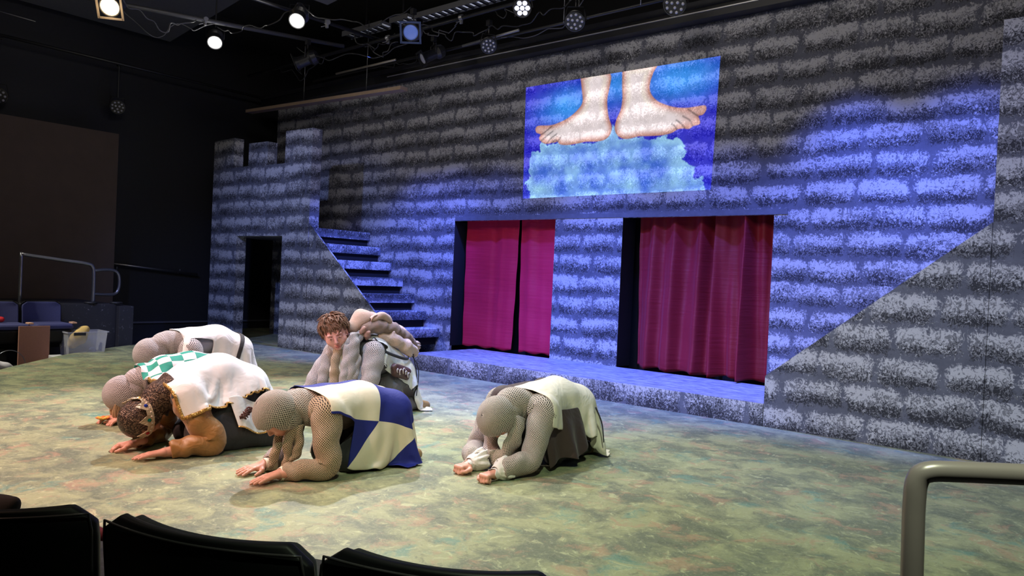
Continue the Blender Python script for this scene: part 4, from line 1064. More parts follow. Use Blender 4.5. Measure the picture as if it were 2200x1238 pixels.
# ---------------- 4: green and white checked player, behind the crowned one
def fig_green():
    F = Fig((-5.5, 3.5), -102.8, 'bowing person in green and white checked tabard, mostly hidden behind the crowned one')
    J = dict(pelvis=(.42, 0, .34), waist=(.60, 0, .375), chest=(.78, 0, .345), neck=(.95, 0, .29), head=(1.08, 0, .205), shL=(.87, .16, .29), elL=(.86, .24, .075), wrL=(1.06, .08, .042),
             shR=(.87, -.16, .29), elR=(.90, -.25, .075), wrR=(1.10, .0, .042), knee=(.72, .13, .075), ankle=(.32, .12, .055))
    B = build_body(F, J, (.85, 0, -.30), (-.33, 0, -.94), .98, (.25, .2), [(.95, .15, -.1), (.95, -.2, -.1)])
    dress(F, B, J, M_BROWNC)
    for q, sf in ((1, 'L'), (-1, 'R')):
        sh, el, wr = [F.L(J[k+sf]) for k in ('sh', 'el', 'wr')]
        sleeve('tan_sleeve', [sh-F.l*q*.05, sh, (sh+el)/2, el+F.up*.008, (el+wr)/2+F.up*.004, wr-(wr-el)*.15], [.060, .076, .074, .066, .055, .045], M_GOLDC, F.root, seed=q+7)
    hood('net_hood', F.L((1.08, 0, .215)), F.D((.86, 0, -.26)), F.D((-.3, 0, -.95)), F.L((.975, 0, .30)), F.L((.90, 0, .31)), M_KNIT_L, F.root, 1.12, lat=F.l, base_r=(.11, .09), seed=4, open_deg=60)
    # blond hair showing below the hood
    mb = MB(); rs = np.random.RandomState(4)
    for k in range(150):
        a = rs.uniform(-1, 1); p0 = F.L((1.10+rs.uniform(-.03, .04), .085*a, .17)); p1 = p0+F.D((.010+rs.uniform(-.006, .006), .004*a, -.08)); p2 = p1+F.D((-.006, 0, -.06)); mb.tube(catmull([p0, p1, p2], 6), [.007, .007, .006, .005, .003, .001], 5)
    h_ = mb.build('hair', plain('blond_hair', (.42, .27, .16), .5), F.root, smooth=True)
    hs = SDF().cone(F.L((1.08, 0, .21)), F.L((.95, 0, .31)), .11, .11)
    make_tabard(F, B, M_GQ, .985, .42, .86, lambda s, t: .34, 'checked_tabard', ztop=.60, extra=hs, W_=.36, steps=90)
    # orange flower cupped by the hands
    root = empty('orange_prop', F.L((1.21, .03, .0)), 'small orange and yellow object on the floor by the checked person\'s hands', 'prop')
    M1 = plain('orange_petal', (.75, .22, .06), .6); M2 = plain('yellow_petal', (.80, .50, .08), .6)
    for k in range(7):
        q = 2*PI*k/7; c = F.L((1.21, .03, .035)); d = unit((math.cos(q), math.sin(q), .35))
        sd_ = SDF().ell(c+d*.026, d, np.cross(d, (0, 0, 1)), np.cross(d, np.cross(d, (0, 0, 1))), (.028, .018, .007)); sdf_obj('petal', sd_, .004, M1 if k % 2 else M2, root, .001)
fig_green()

# ---------------- 5: white player furthest back
def fig_white():
    F = Fig((-6.5, 4.4), -95.7, 'bowing person in plain white tabard with black belt, furthest back on the left')
    J = dict(pelvis=(.60, 0, .41), waist=(.78, 0, .50), chest=(.99, 0, .475), neck=(1.18, 0, .46), head=(1.36, 0, .385), shL=(1.07, .17, .44), elL=(1.14, .24, .20), wrL=(1.24, .20, .05),
             shR=(1.07, -.17, .44), elR=(1.14, -.24, .20), wrR=(1.24, -.20, .05), knee=(.92, .14, .08), ankle=(.52, .12, .055))
    B = build_body(F, J, (.84, 0, -.42), (-.45, 0, -.88), 1.0, (0, 0), [(1, 0, -.15), (1, 0, -.15)], headfine=.008)
    dress(F, B, J, cloth_mat('lilac_grey_cloth', (.34, .32, .40)))
    for q, sf in ((1, 'L'), (-1, 'R')):
        sh, el, wr = [F.L(J[k+sf]) for k in ('sh', 'el', 'wr')]
        sleeve('net_sleeve', [sh-F.l*q*.05, sh, (sh+el)/2, el, (el+wr)/2, wr-(wr-el)*.1], [.085, .108, .098, .084, .066, .05], M_KNIT_L, F.root, seed=q+9)
    hood('net_hood', F.L((1.36, 0, .395)), F.D((.84, 0, -.40)), F.D((-.45, 0, -.88)), F.L((1.23, 0, .475)), F.L((1.12, 0, .48)), M_KNIT_L, F.root, 1.14, lat=F.l, base_r=(.13, .10), seed=6)
    hs = SDF().cone(F.L((1.36, 0, .39)), F.L((1.18, 0, .46)), .11, .11)
    def w(s, t): return .24 if .07 < s < .25 else .50
    P, mask, s_, t_, o = make_tabard(F, B, M_WHITE, 1.16, .60, 1.16, w, 'white_tabard', ztop=.78, extra=hs, W_=.52)
    i = int(.50/.018); band(P, mask, (i, i+2), 'black_belt', M_BLACKC, F.root, .010)
    nn = edge_idx(mask, s_, t_, [(.075, .24), (.16, .235), (.245, .24)])
    trim_path(P, nn, .003, .006, M_BLACKC, 'armhole_binding', F.root)
fig_white()

# ---------------- 6: bare-headed player with a bundle on the back
def ribbon_tufts(mb, tufts, n=6, w=.010):
    for p0, p1, p2, p3, ww in tufts:
        P = catmull([p0, p1, p2, p3], 9); mb.tube(P, [ww*.7, ww, ww*1.05, ww, ww*.95, ww*.8, ww*.6, ww*.35, ww*.08], 6, flat=.5, up=(.2, .1, 1))
def fig_boy():
    F = Fig((-4.95, 4.5), -92.9, 'bare-headed person with brown hair kneeling, face turned to audience, bundle on back')
    J = dict(pelvis=(.10, 0, .34), waist=(.22, 0, .44), chest=(.38, 0, .53), neck=(.56, 0, .60), head=(.715, 0, .695), shL=(.46, .185, .535), elL=(.53, .235, .28), wrL=(.66, .20, .045),
             shR=(.58, -.165, .52), elR=(.72, -.25, .27), wrR=(.84, -.26, .045), knee=(.34, .15, .08), ankle=(-.06, .13, .055))
    # head turned towards the audience, tilted
    cam_dir = unit(-FW); face = unit(cam_dir*.84-F.up*.34+RT*.22); crown = unit(F.up*.93-RT*.30)
    fl = (face@F.h, face@F.l, face[2]); cl = (crown@F.h, crown@F.l, crown[2])
    M_FACE = skin_mat('ruddy_skin', (.66, .27, .24), (.84, .44, .38))
    B = build_body(F, J, cl, fl, 1.0, (.2, .2), [(1, .1, -.2), (1, -.1, -.2)], skin=M_FACE, headfine=.0036, head_s=1.17)
    HL = B['HL']; hf, hl, hu = B['HF']; body = B['body']
    # eyes, lids, brows, lips
    M_EYE = plain('eye_white', (.42, .34, .34), .3); M_IRIS = plain('dark_iris', (.035, .022, .016), .15)
    for q in (-1, 1):
        c = HL(.0815, q*.031, .001)
        e = MB().lathe(c-hf*.0125, hf, [(.0125*(1-math.cos(t)), .0125*math.sin(t)) for t in np.linspace(.05, 3.05, 10)], 16).build('eye', M_EYE, body, smooth=True)
        g_ = unit(hf+hl*.22*-1-hu*.35)
        MB().lathe(c+g_*.0118, g_, [(0, .0078), (.001, .0070), (.0014, .001)], 14).build('iris', M_IRIS, e, smooth=True)
        sdl = SDF().cone(HL(.0965, q*.031-.013, .0035), HL(.0975, q*.031+.013, .0045), .0042, .0042).cone(HL(.0975, q*.031, .007), HL(.0970, q*.031, .0075), .0052, .0052, .004)
        sdf_obj('eyelid', sdl, .0018, M_FACE, body)
        P = catmull([HL(.103, q*.012, .018), HL(.104, q*.028, .0245), HL(.094, q*.047, .021)], 10)
        MB().tube(P, [.0022, .0034, .0042, .0046, .0046, .0044, .004, .0034, .0026, .001], 6, flat=.5).build('eyebrow', plain('brow_brown', (.10, .05, .03), .7), body, smooth=True)
    lip = SDF().cone(HL(.1005, -.016, -.0645), HL(.1035, 0, -.0605), .0030, .0046, .004).cone(HL(.1005, .016, -.0645), HL(.1035, 0, -.0605), .0030, .0046, .004).cone(HL(.098, -.012, -.0685), HL(.1005, 0, -.0715), .003, .0056, .004).cone(HL(.098, .012, -.0685), HL(.1005, 0, -.0715), .003, .0056, .004)
    sdf_obj('lips', lip, .0016, plain('lips_red', (.52, .15, .14), .45), body)
    # hair: a cap plus overlapping curls
    cap = SDF().ell(HL(-.020, 0, .040), hf, hl, hu, np.array((.104, .090, .092))*1.18, .02).ell(HL(-.055, 0, -.02), hf, hl, hu, np.array((.06, .078, .06)), .03)
    V, Fc = sdf_geo(cap, .005, lambda V: .004*np.sin(V@np.array([130, 60, 40]))*np.sin(V@np.array([-50, 120, 90])))
    # keep the hair off the face
    loc = (V-HL(0, 0, 0)); a = loc@hf; z = loc@hu; y_ = loc@hl
    keep = ~((a > .052) & (z < .058)) & ~((a > -.002) & (z < .004))
    Fc = Fc[keep[Fc].all(1)]
    M_HAIR, nt, bs = newmat('brown_hair'); g = N(nt, 'ShaderNodeNewGeometry').outputs['Position']
    nt.links.new(mixc(nt, noise(nt, g, 90, 4, .7), (.060, .026, .016), (.30, .155, .095)), bs.inputs['Base Color']); bs.inputs['Roughness'].default_value = .65; bs.inputs['Specular IOR Level'].default_value = .25
    hair = link('hair', mesh(V, Fc), M_HAIR, F.root)
    rs = np.random.RandomState(12); mb = MB(); tf = []
    for k in range(520):
        u = rs.uniform(-1, 1); ph = rs.uniform(0, 2*PI); el = math.acos(rs.uniform(-.35, 1))
        d = np.array([math.sin(el)*math.cos(ph), math.sin(el)*math.sin(ph), math.cos(el)])
        if d[0] > .45 and d[2] < .42: continue
        if d[0] > -.1 and d[2] < .02: continue
        p = HL(-.020+.104*d[0], .0885*d[1], .040+.093*d[2]); nrm = unit(hf*d[0]+hl*d[1]+hu*d[2])
        whorl = HL(-.06, .0, .13); out = unit(p-whorl-nrm*((p-whorl)@nrm)+1e-6)
        tw = unit(np.cross(nrm, out))*rs.uniform(-.45, .45); dr = unit(out+tw); ln = rs.uniform(.050, .085)
        if d[0] > .4: dr = unit(hf*.3+hl*rs.uniform(-.5, .9)-hu*.9); ln *= .95
        p1 = p+dr*ln*.35+nrm*rs.uniform(.004, .010); p2 = p1+unit(dr+tw*.9)*ln*.35+nrm*rs.uniform(-.002, .006); p3 = p2+unit(dr+tw*2.2)*ln*.35-nrm*rs.uniform(.002, .014)
        tf.append((p-nrm*.003, p1, p2, p3, rs.uniform(.0060, .0105)))
    ribbon_tufts(mb, tf); mb.build('curls', M_HAIR, hair, smooth=True, fix=False)
    dress(F, B, J, M_GREY, trousers=M_GREY, skirt=(.24, .17, .24))
    for q, sf in ((1, 'L'), (-1, 'R')):
        sh, el, wr = [F.L(J[k+sf]) for k in ('sh', 'el', 'wr')]
        sleeve('net_sleeve', [sh-F.l*q*.05+F.up*.01, sh+F.l*q*.008, (sh+el)/2+F.l*q*.01, el, (el+wr)/2, wr-(wr-el)*.1], [.080, .092, .085, .076, .064, .052], M_KNIT_L, F.root, seed=q+12)
    # net scarf round the neck, ends hanging in front
    nkp = F.L((.58, 0, .60)); ring = []
    for k in range(19):
        q = 2*PI*k/18; ring.append(nkp+F.h*.02+F.up*.02+F.l*.105*math.sin(q)+(F.h*.085+F.up*-.055)*math.cos(q)+F.up*.02*math.sin(q))
    sc = sleeve('neck_scarf', ring, [.040, .046, .040, .044, .040], M_KNIT_L, F.root, n=22, m_=60, seed=3, wrinkle=.008)
    for pts, rr, mt_ in (([(.60, .105, .69), (.625, .135, .60), (.645, .135, .46), (.65, .13, .28)], [.038, .050, .050, .046], M_KNIT_L), ([(.66, .10, .60), (.67, .125, .47), (.68, .11, .34), (.69, .10, .22)], [.036, .044, .046, .044], M_KNIT_L), ([(.70, .04, .57), (.74, .055, .46), (.73, .045, .33), (.74, .04, .22)], [.030, .036, .038, .034], M_KNIT_T),
                     ([(.66, -.08, .58), (.72, -.09, .46), (.74, -.10, .33), (.75, -.10, .22)], [.036, .044, .046, .044], M_KNIT_L), ([(.62, .12, .59), (.60, .15, .46), (.62, .15, .34), (.63, .14, .24)], [.034, .036, .036, .034], M_KNIT_L)):
        sleeve('scarf_end', [F.L(p) for p in pts], rr, mt_, F.root, n=20, m_=40, seed=len(pts)+rr[0]*100, wrinkle=.008)
    sdf_obj('cream_shirt', SDF().cone(F.L((.60, .0, .53)), F.L((.66, .02, .38)), .085, .09), .01, M_CREAM, F.root)
    def w(s, t):
        if t < 0: return .25
        return .20 if s < .16 else (.36 if s < .60 else .30)
    P, mask, s_, t_, o = make_tabard(F, B, M_WHITE, .50, .66, .98, w, 'white_tabard', ztop=.80, W_=.40, sleeve_r=.022, fric=.7)
    trim_path(P, edge_idx(mask, s_, t_, [(0, -.1), (0, .20), (.15, .20), (.165, .36), (.58, .36), (.60, .31), (.95, .31)]), .002, .006, M_BLACKC, 'dark_binding', F.root)
    # belt, laced pouch
    loop = [F.L((.22+.145*math.cos(q)*.9, .185*math.sin(q), .40-.10*math.cos(q))) for q in np.linspace(0, 2*PI, 41)]
    MB().tube(loop, .016, 8, caps=False, flat=.45, up=F.h).build('belt', M_BLACKC, F.root, smooth=True)
    pc = F.L((.20, .235, .375)); pa = unit(F.D((-.9, .0, -.30)))
    sd_ = SDF().cone(pc-pa*.07+F.up*.01, pc+pa*.07+F.up*.012, .036, .034, .01).cone(pc-pa*.065-F.up*.03, pc+pa*.06-F.up*.035, .034, .030, .02)
    po = sdf_obj('belt_pouch', sd_, .006, plain('brown_leather', (.085, .036, .032), .45, bmp=.6), F.root, disp=lambda V: .003*np.sin(V[:, 0]*90)*np.sin(V[:, 2]*80))
    up2 = np.cross(pa, F.l); mbl = MB(); zz = []
    for k in range(46):
        q = k/45; zz.append(pc+pa*(-.075+.15*q)+(pa*.5+up2)*.020*math.cos(q*30)+F.l*(.042+.012*math.sin(q*30))+up2*(.006+.012*math.sin(q*9))-pa*.018*math.sin(q*30))
    mbl.tube(catmull(zz, 180), .0040, 6); mbl.build('pouch_lacing', plain('pale_lace', (.72, .64, .60), .7), po, smooth=True)
    # ---- the bundle
    R = empty('back_bundle', F.L((.25, 0, .60)), 'tan bundle of fur and sheepskin strapped on the bare-headed person\'s back', 'backpack')
    def fleece(name, c1, c2, sc=60, bm_=.8):
        mt, nt, bs = newmat(name); g = N(nt, 'ShaderNodeNewGeometry').outputs['Position']
        nt.links.new(mixc(nt, noise(nt, g, sc, 4, .7), c1, c2), bs.inputs['Base Color']); bs.inputs['Roughness'].default_value = .85; bs.inputs['Sheen Weight'].default_value = .3
        bump(nt, bs, noise(nt, g, sc*1.5, 4, .7, .6), bm_, .008); return mt
    M_TAN = fleece('tan_hide', (.50, .31, .22), (.66, .45, .34)); M_FUR = fleece('brown_fur', (.16, .085, .055), (.46, .29, .21), 130, 1.2); M_SHEEP = fleece('pale_hide', (.56, .37, .28), (.74, .54, .43), 50)
    crmp = lambda a, k=40: (lambda V: a*np.sin(V[:, 0]*k+V[:, 2]*k*.7)*np.sin(V[:, 1]*k*1.1-V[:, 2]*k*.5))
    top = SDF().chain([F.L((.56, .03, .735)), F.L((.47, .02, .80)), F.L((.33, .02, .80))], [.055, .075, .055], .05)
    sdf_obj('sack', top, .007, M_TAN, R, disp=crmp(.005))
    flap = []
    for p in [(.44, .10, .80), (.36, .12, .835), (.28, .11, .815), (.24, .10, .785)]: flap.append(F.L(p))
    sleeve('sack_flap', flap, [.026, .034, .036, .030], M_TAN, R, n=20, m_=24, wrinkle=.004)
    fur = SDF().chain([F.L((.48, .11, .735)), F.L((.36, .115, .745)), F.L((.20, .105, .715)), F.L((.05, .09, .645)), F.L((-.06, .08, .575))], [.045, .052, .054, .048, .036], .04)
    sdf_obj('fur_roll', fur, .007, M_FUR, R, disp=crmp(.006, 60))
    shp = SDF().chain([F.L((.42, -.02, .74)), F.L((.22, -.02, .75)), F.L((.02, -.01, .66)), F.L((-.04, 0, .60))], [.06, .07, .06, .04], .04)
    sdf_obj('sheepskin', shp, .008, M_SHEEP, R, disp=crmp(.006, 35))
    low = SDF().chain([F.L((.34, .13, .665)), F.L((.20, .14, .625)), F.L((.08, .14, .575)), F.L((-.02, .12, .535))], [.034, .048, .050, .042], .04).cone(F.L((.24, .15, .665)), F.L((.24, .165, .70)), .022, .012).cone(F.L((.10, .15, .55)), F.L((.04, .15, .50)), .035, .028)
    sdf_obj('bedroll', low, .006, M_SHEEP, R, disp=crmp(.004, 50))
    end = SDF().cone(F.L((-.05, .06, .575)), F.L((-.10, .06, .56)), .034, .042).cone(F.L((-.03, .10, .52)), F.L((-.07, .10, .50)), .024, .030)
    sdf_obj('gathered_end', end, .006, M_SHEEP, R, disp=lambda V: .007*np.sin(np.arctan2((V-F.L((-.05, .06, .56)))@F.up, (V-F.L((-.05, .06, .56)))@F.l)*9))
    kn = SDF()
    rs = np.random.RandomState(3)
    for k in range(7):
        p = np.array((.50+rs.uniform(-.04, .03), .13+rs.uniform(-.02, .02), .70+rs.uniform(-.05, .04))); kn.cone(F.L(p), F.L(p+rs.uniform(-.03, .03, 3)), .022, .018, .012)
    sdf_obj('knotted_cloth', kn, .005, plain('brown_pink_cloth', (.34, .19, .15), .6, bmp=.5), R, disp=crmp(.003, 110))
    M_STRAP = plain('pinkish_strap', (.50, .30, .24), .6)
    lp = [F.L((.40+.05*math.cos(q), .125+.01*math.sin(q), .79+.055*math.sin(q))) for q in np.linspace(0, 2*PI, 20)]
    MB().tube(lp, .006, 8).build('strap_loop', M_STRAP, R, smooth=True)
    MB().lathe(F.L((.36, .12, .745)), F.D((-.8, .2, -.2)), [(0, .016), (.005, .026), (.05, .028), (.055, .02)], 14).build('tin_cup', plain('dull_tin', (.42, .44, .50), .3, metal=.6), R, smooth=True)
    for a, b, c in (((.0, .15, .50), (-.05, .15, .30), (-.05, .17, .05)), ((.06, .15, .54), (-.02, .20, .38), (-.01, .205, .14))):
        MB().tube(catmull([F.L(a), F.L(b), F.L(c)], 20), .0045, 6).build('dark_cord', M_CABLE, R, smooth=True)
    st = [F.L(p) for p in ((.46, .12, .60), (.30, .215, .52), (.12, .205, .47), (.02, .12, .49))]
    MB().tube(catmull(st, 24), .013, 8, flat=.4, up=F.l).build('shoulder_strap', M_BLACKC, R, smooth=True)
fig_boy()
# ================================================================== SEATS, RAILS, BIN, OFFSTAGE LEFT
def at(px, py, d): return EYE+(FW+RT*(px-1100)/FPX-UP*(py-619)/FPX)*d
M_SHELL = plain('black_seat_shell', (.008, .008, .010), .5, spec=.3)
M_BLUEF = plain('blue_seat_fabric', (.045, .05, .16), .85, vary=.2, scale=60, bmp=.2)
M_DKRED = plain('dark_red_cushion', (.16, .01, .025), .8)
def arc_panel(mb, cx, cy, yaw, w_, h0, h1, t, bulge, off=0.0, rc=.05, nu=24, nz=14, mi=0, lean=.10):
    """curved upright panel with rounded top corners; yaw = direction the sitter faces"""
    f = np.array([math.cos(yaw), math.sin(yaw), 0]); l = np.array([-f[1], f[0], 0]); V = []; F = []
    for side in (0, 1):
        for j in range(nz):
            v = j/(nz-1)
            for i in range(nu):
                u = -1+2*i/(nu-1); hw = w_/2
                z = h0+(h1-h0)*v; q = 0
                # rounded top corners
                zc = h1-z
                if zc < rc: q = rc-math.sqrt(max(0, rc*rc-(rc-zc)**2))
                x = u*(hw-q); dep = -bulge*(1-u*u)+off-(t if side else 0)-lean*(z-h0)
                V.append(np.array([cx, cy, 0])+f*dep+l*x+np.array([0, 0, z]))
    A = nu*nz
    for j in range(nz-1):
        for i in range(nu-1):
            a = j*nu+i; F += [(a, a+1, a+nu+1, a+nu), (A+a, A+a+nu, A+a+nu+1, A+a+1)]
    for i in range(nu-1): F += [(i, A+i, A+i+1, i+1), ((nz-1)*nu+i, (nz-1)*nu+i+1, A+(nz-1)*nu+i+1, A+(nz-1)*nu+i)]
    for j in range(nz-1): F += [(j*nu, (j+1)*nu, A+(j+1)*nu, A+j*nu), (j*nu+nu-1, A+j*nu+nu-1, A+(j+1)*nu+nu-1, (j+1)*nu+nu-1)]
    mb.add(V, F, mi)
def theatre_seat(cx, cy, yaw, zt, w_, label, fabric, group, zf=-.20, panel=False):
    root = empty('theatre_seat', (cx, cy, zf), label, 'seat', group)
    f = np.array([math.cos(yaw), math.sin(yaw), 0]); l = np.array([-f[1], f[0], 0]); c = np.array([cx, cy, 0.])
    mb = MB(); arc_panel(mb, cx, cy, yaw, w_, zt-.56, zt, .028, .055, 0, .065); mb.build('back_shell', M_SHELL, root, smooth=True, bevel=.008)
    mb = MB(); arc_panel(mb, cx, cy, yaw, w_-.035, zt-.52, zt-.012, .04, .055, .036, .06); mb.build('back_cushion', fabric, root, smooth=True, bevel=.012)
    # thin bead round the rear edge of the shell
    pts = []
    for k in range(60):
        t = k/59; side = 1
        if t < .3: u = -1; z = zt-.50+(.455)*t/.3
        elif t > .7: u = 1; z = zt-.045-(.455)*(t-.7)/.3
        else: u = -1+2*(t-.3)/.4; z = zt-.018
        u *= .955; dep = -.055*(1-u*u)-.0285-.10*(z-zt+.56); pts.append(c+f*dep+l*u*w_/2+np.array([0, 0, z]))
    MB().tube(pts, .0035, 6).build('edge_bead', plain('seat_bead', (.05, .045, .05), .3), root, smooth=True)
    zs = zt-.30
    mb = MB(); mb.obox(c+f*.27+np.array([0, 0, zs]), f, l, (0, 0, 1), .22, w_/2-.03, .035); mb.build('seat_cushion', fabric, root, bevel=.025)
    mb = MB(); mb.prism([(-.20, -.04), (.22, -.04), (.16, -.20), (-.10, -.30)], lambda u, v, k: c+f*(.27+u)+l*((w_/2-.05)*(1 if k else -1))+np.array([0, 0, zs+v])); mb.build('seat_pan', M_SHELL, root, bevel=.02)
    mb = MB(); mb.obox(c+f*.12+np.array([0, 0, (zs-.05+zf)/2]), f, l, (0, 0, 1), .05, .06, (zs-.05-zf)/2); mb.obox(c+f*.12+np.array([0, 0, zf+.015]), f, l, (0, 0, 1), .12, .10, .015); mb.build('pedestal', M_BLACKP, root)
    return root, f, l, c, zs
# front row, seen from behind
P_ = lambda x, y, z=.55: (lambda r: EYE+r*((z-1.2)/r[2]))(FW+RT*(x-1100)/FPX-UP*(y-619)/FPX)
def front(xl, yl, xr, yr, label, zt=.55):
    A = P_(xl, yl, zt); B = P_(xr, yr, zt); d = (B-A)[:2]; w_ = float(np.linalg.norm(d)); yaw = math.atan2(d[0], -d[1]) if False else math.atan2(d[1], d[0])+PI/2
    mid = (A+B)/2; f = np.array([math.cos(yaw), math.sin(yaw)])
    mid2 = mid[:2]+f*.056+f*.028
    return theatre_seat(mid2[0], mid2[1], yaw, zt, w_+.02, label, M_BLACKC, 'front row theatre seats seen from behind')
front(-260, 1085, 200, 1088, 'black theatre seat back at the bottom left corner')
front(222, 1100, 658, 1180, 'black theatre seat back, middle of the three in the front row')
front(690, 1176, 1212, 1242, 'black theatre seat back, right-hand one of the front row')
c = P_(6, 1075, .52)
o = link('dark_bundle', mesh(*sdf_geo(SDF().cone(at(-40, 1090, 2.25), at(28, 1082, 2.25), .045, .02).cone(at(-60, 1130, 2.25), at(0, 1110, 2.25), .07, .05), .008)), plain('dark_wool', (.03, .022, .022), .9), None)
tag(o, 'dark rounded edge poking in at the left picture edge above the seat', 'bundle')
o = link('red_cloth', mesh(*sdf_geo(SDF().cone(at(205, 1142, 2.35), at(222, 1150, 2.3), .018, .018), .005)), M_DKRED, None)
tag(o, 'small red folded cloth glimpsed between the two left seats', 'cloth')
# bent handrail on the right
def rail_mat():
    return plain('brushed_bronze_tube', (.46, .37, .39), .32, metal=.2, vary=.05)
root = empty('handrail', at(1955, 1500, 1.6), 'bent metal tube handrail in the bottom right corner', 'handrail')
pts = [at(1950, 1700, 1.62), at(1955, 1400, 1.61), at(1960, 1200, 1.60), at(1964, 1080, 1.60), at(1972, 1030, 1.60), at(1996, 1014, 1.595), at(2060, 1014, 1.585), at(2200, 1020, 1.57), at(2400, 1030, 1.55)]
P = catmull(pts, 80); P[:, 2] = P[:, 2]
MB().tube(P, .0225, 20).build('rail_tube', rail_mat(), root, smooth=True)
b = P[0]; MB().tube([b, (b[0], b[1], -.2)], .0225, 16).lathe((b[0], b[1], -.2), (0, 0, 1), [(0, .05), (.012, .05)]).build('rail_post', rail_mat(), root, smooth=True)

# ---- left audience bank: seats facing the stage
k = 1.045
def left_seat(xl, xr, yt, label):
    A = at(xl, yt, 9.15*k); B = at(xr, yt, 9.35*k); mid = (A+B)/2; w_ = float(np.linalg.norm((B-A)[:2]))
    r_ = theatre_seat(-10.98, mid[1], 0.0, .63, .47, label, M_BLUEF, 'blue theatre seats on the far left')
    root, f, l, c, zs = r_
    MB().obox(c+f*.47+l*.19+np.array([0, 0, zs+.045]), f, l, (0, 0, 1), .05, .022, .010).build('wooden_armrest', plain('pale_wood', (.62, .36, .24), .5), root, bevel=.004)
    return mid
for i, (y, lb) in enumerate([(2.62, 'blue theatre seat cut off by the left picture edge'), (3.115, 'blue theatre seat beside the brown board'), (3.61, 'blue theatre seat nearest the black platform block, clear bin in front')]):
    root, f, l, c, zs = theatre_seat(-10.95, y, 0.0, .63, .49, lb, M_BLUEF, 'blue theatre seats on the far left')
    MB().obox(c+f*.44+l*.215+np.array([0, 0, zs+.045]), f, l, (0, 0, 1), .06, .028, .010).build('wooden_armrest', plain('pale_wood', (.62, .36, .24), .5), root, bevel=.004)
o = MB().box(-10.44, -10.415, 3.19, 3.53, -.20, .345).build('brown_board', plain('terracotta_board', (.42, .20, .14), .8, vary=.15, scale=90)); tag(o, 'upright terracotta brown board leaning below the middle blue seat', 'board')
# clear bin
def bin_():
    root = empty('storage_bin', (-10.35, 3.93, -.2), 'translucent plastic storage bin with a yellow cloth beside the blue seats', 'bin')
    mt, nt, bs = newmat('frosted_plastic'); bs.inputs['Base Color'].default_value = (.72, .72, .80, 1); bs.inputs['Roughness'].default_value = .25; bs.inputs['Alpha'].default_value = .30
    V = []; F = []
    x0, x1, y0, y1 = -10.62, -10.30, 3.70, 4.17
    for (z, g) in ((-.2, -.035), (.255, 0), (.255, .015), (.27, .015), (.27, -.002)):
        V += [(x0-g, y0-g, z), (x1+g, y0-g, z), (x1+g, y1+g, z), (x0-g, y1+g, z)]
    for r in range(4):
        for i in range(4): j = (i+1) % 4; F.append((r*4+i, r*4+j, (r+1)*4+j, (r+1)*4+i))
    F.append((3, 2, 1, 0))
    mb = MB(); mb.add(V, F); o = mb.build('bin_body', mt, root, fix=False); s = o.modifiers.new('t', 'SOLIDIFY'); s.thickness = .004
    MB().box(-10.29, -10.275, 3.76, 3.90, .225, .262).build('latch', M_BLACKP, root)
    return (x0, x1, y0, y1)
bin_()
cr = lambda V: .012*np.sin(V[:, 1]*31+V[:, 2]*22)*np.sin(V[:, 0]*28)
o = sdf_obj('yellow_cloth', SDF().chain([(-10.47, 3.80, .10), (-10.45, 3.88, .19), (-10.47, 3.96, .29)], [.06, .09, .055]), .010, plain('yellow_fabric', (.68, .46, .14), .9), None, disp=cr); tag(o, 'crumpled yellow cloth sticking up out of the clear storage bin', 'cloth')
o = sdf_obj('peach_cloth', SDF().chain([(-10.45, 3.80, -.10), (-10.46, 3.92, -.12)], [.07, .06]), .012, plain('peach_fabric', (.62, .42, .36), .9), None, disp=cr); tag(o, 'peach coloured cloth low in the clear storage bin', 'cloth')
o = sdf_obj('grey_fabric', SDF().chain([(-10.46, 4.04, -.02), (-10.46, 4.09, -.06)], [.065, .05]), .012, plain('grey_blue_fabric', (.30, .32, .42), .9), None, disp=cr); tag(o, 'grey-blue folded fabric in the right end of the storage bin', 'cloth')
# flat white box by the bin
o = MB().box(-10.42, -10.18, 3.52, 3.66, -.2, -.02).build('white_lidded_box', plain('white_plastic', (.6, .6, .62), .4), bevel=.01); tag(o, 'small white-lidded box half hidden by the stage edge left of the bin', 'box')
# red item on seat and white bag by the stage edge
o = sdf_obj('red_bundle', SDF().cone((-10.84, 2.98, .415), (-10.80, 3.11, .405), .05, .035), .01, plain('bright_red', (.65, .02, .03), .6), None); tag(o, 'bright red bundle lying on a blue seat at the left picture edge', 'bundle')
root = empty('white_prop', (-9.95, 2.75, -.2), 'white cloth bundle with thin hoop by the stage edge at far left', 'prop')
sdf_obj('white_cloth', SDF().chain([(-10.1, 2.35, .02), (-9.9, 2.65, .0), (-9.84, 2.98, -.10)], [.12, .11, .03], .04), .012, plain('white_gauze', (.62, .60, .64), .8), root, disp=lambda V: .010*np.sin(V[:, 1]*40+V[:, 0]*20))
MB().tube([(-10.02, 2.98+.17*math.cos(q), -.10+.20*math.sin(q)) for q in np.linspace(0, PI, 24)], .004, 6).build('wire_hoop', M_STEEL, root, smooth=True)
o = MB().obox((-9.78, 2.40, -.14), (.45, .9, 0), (.9, -.45, 0), (0, 0, 1), .30, .10, .06).build('orange_crate', plain('orange_wood', (.50, .18, .08), .7)); tag(o, 'low orange-brown box edge at the far left of the stage', 'box')

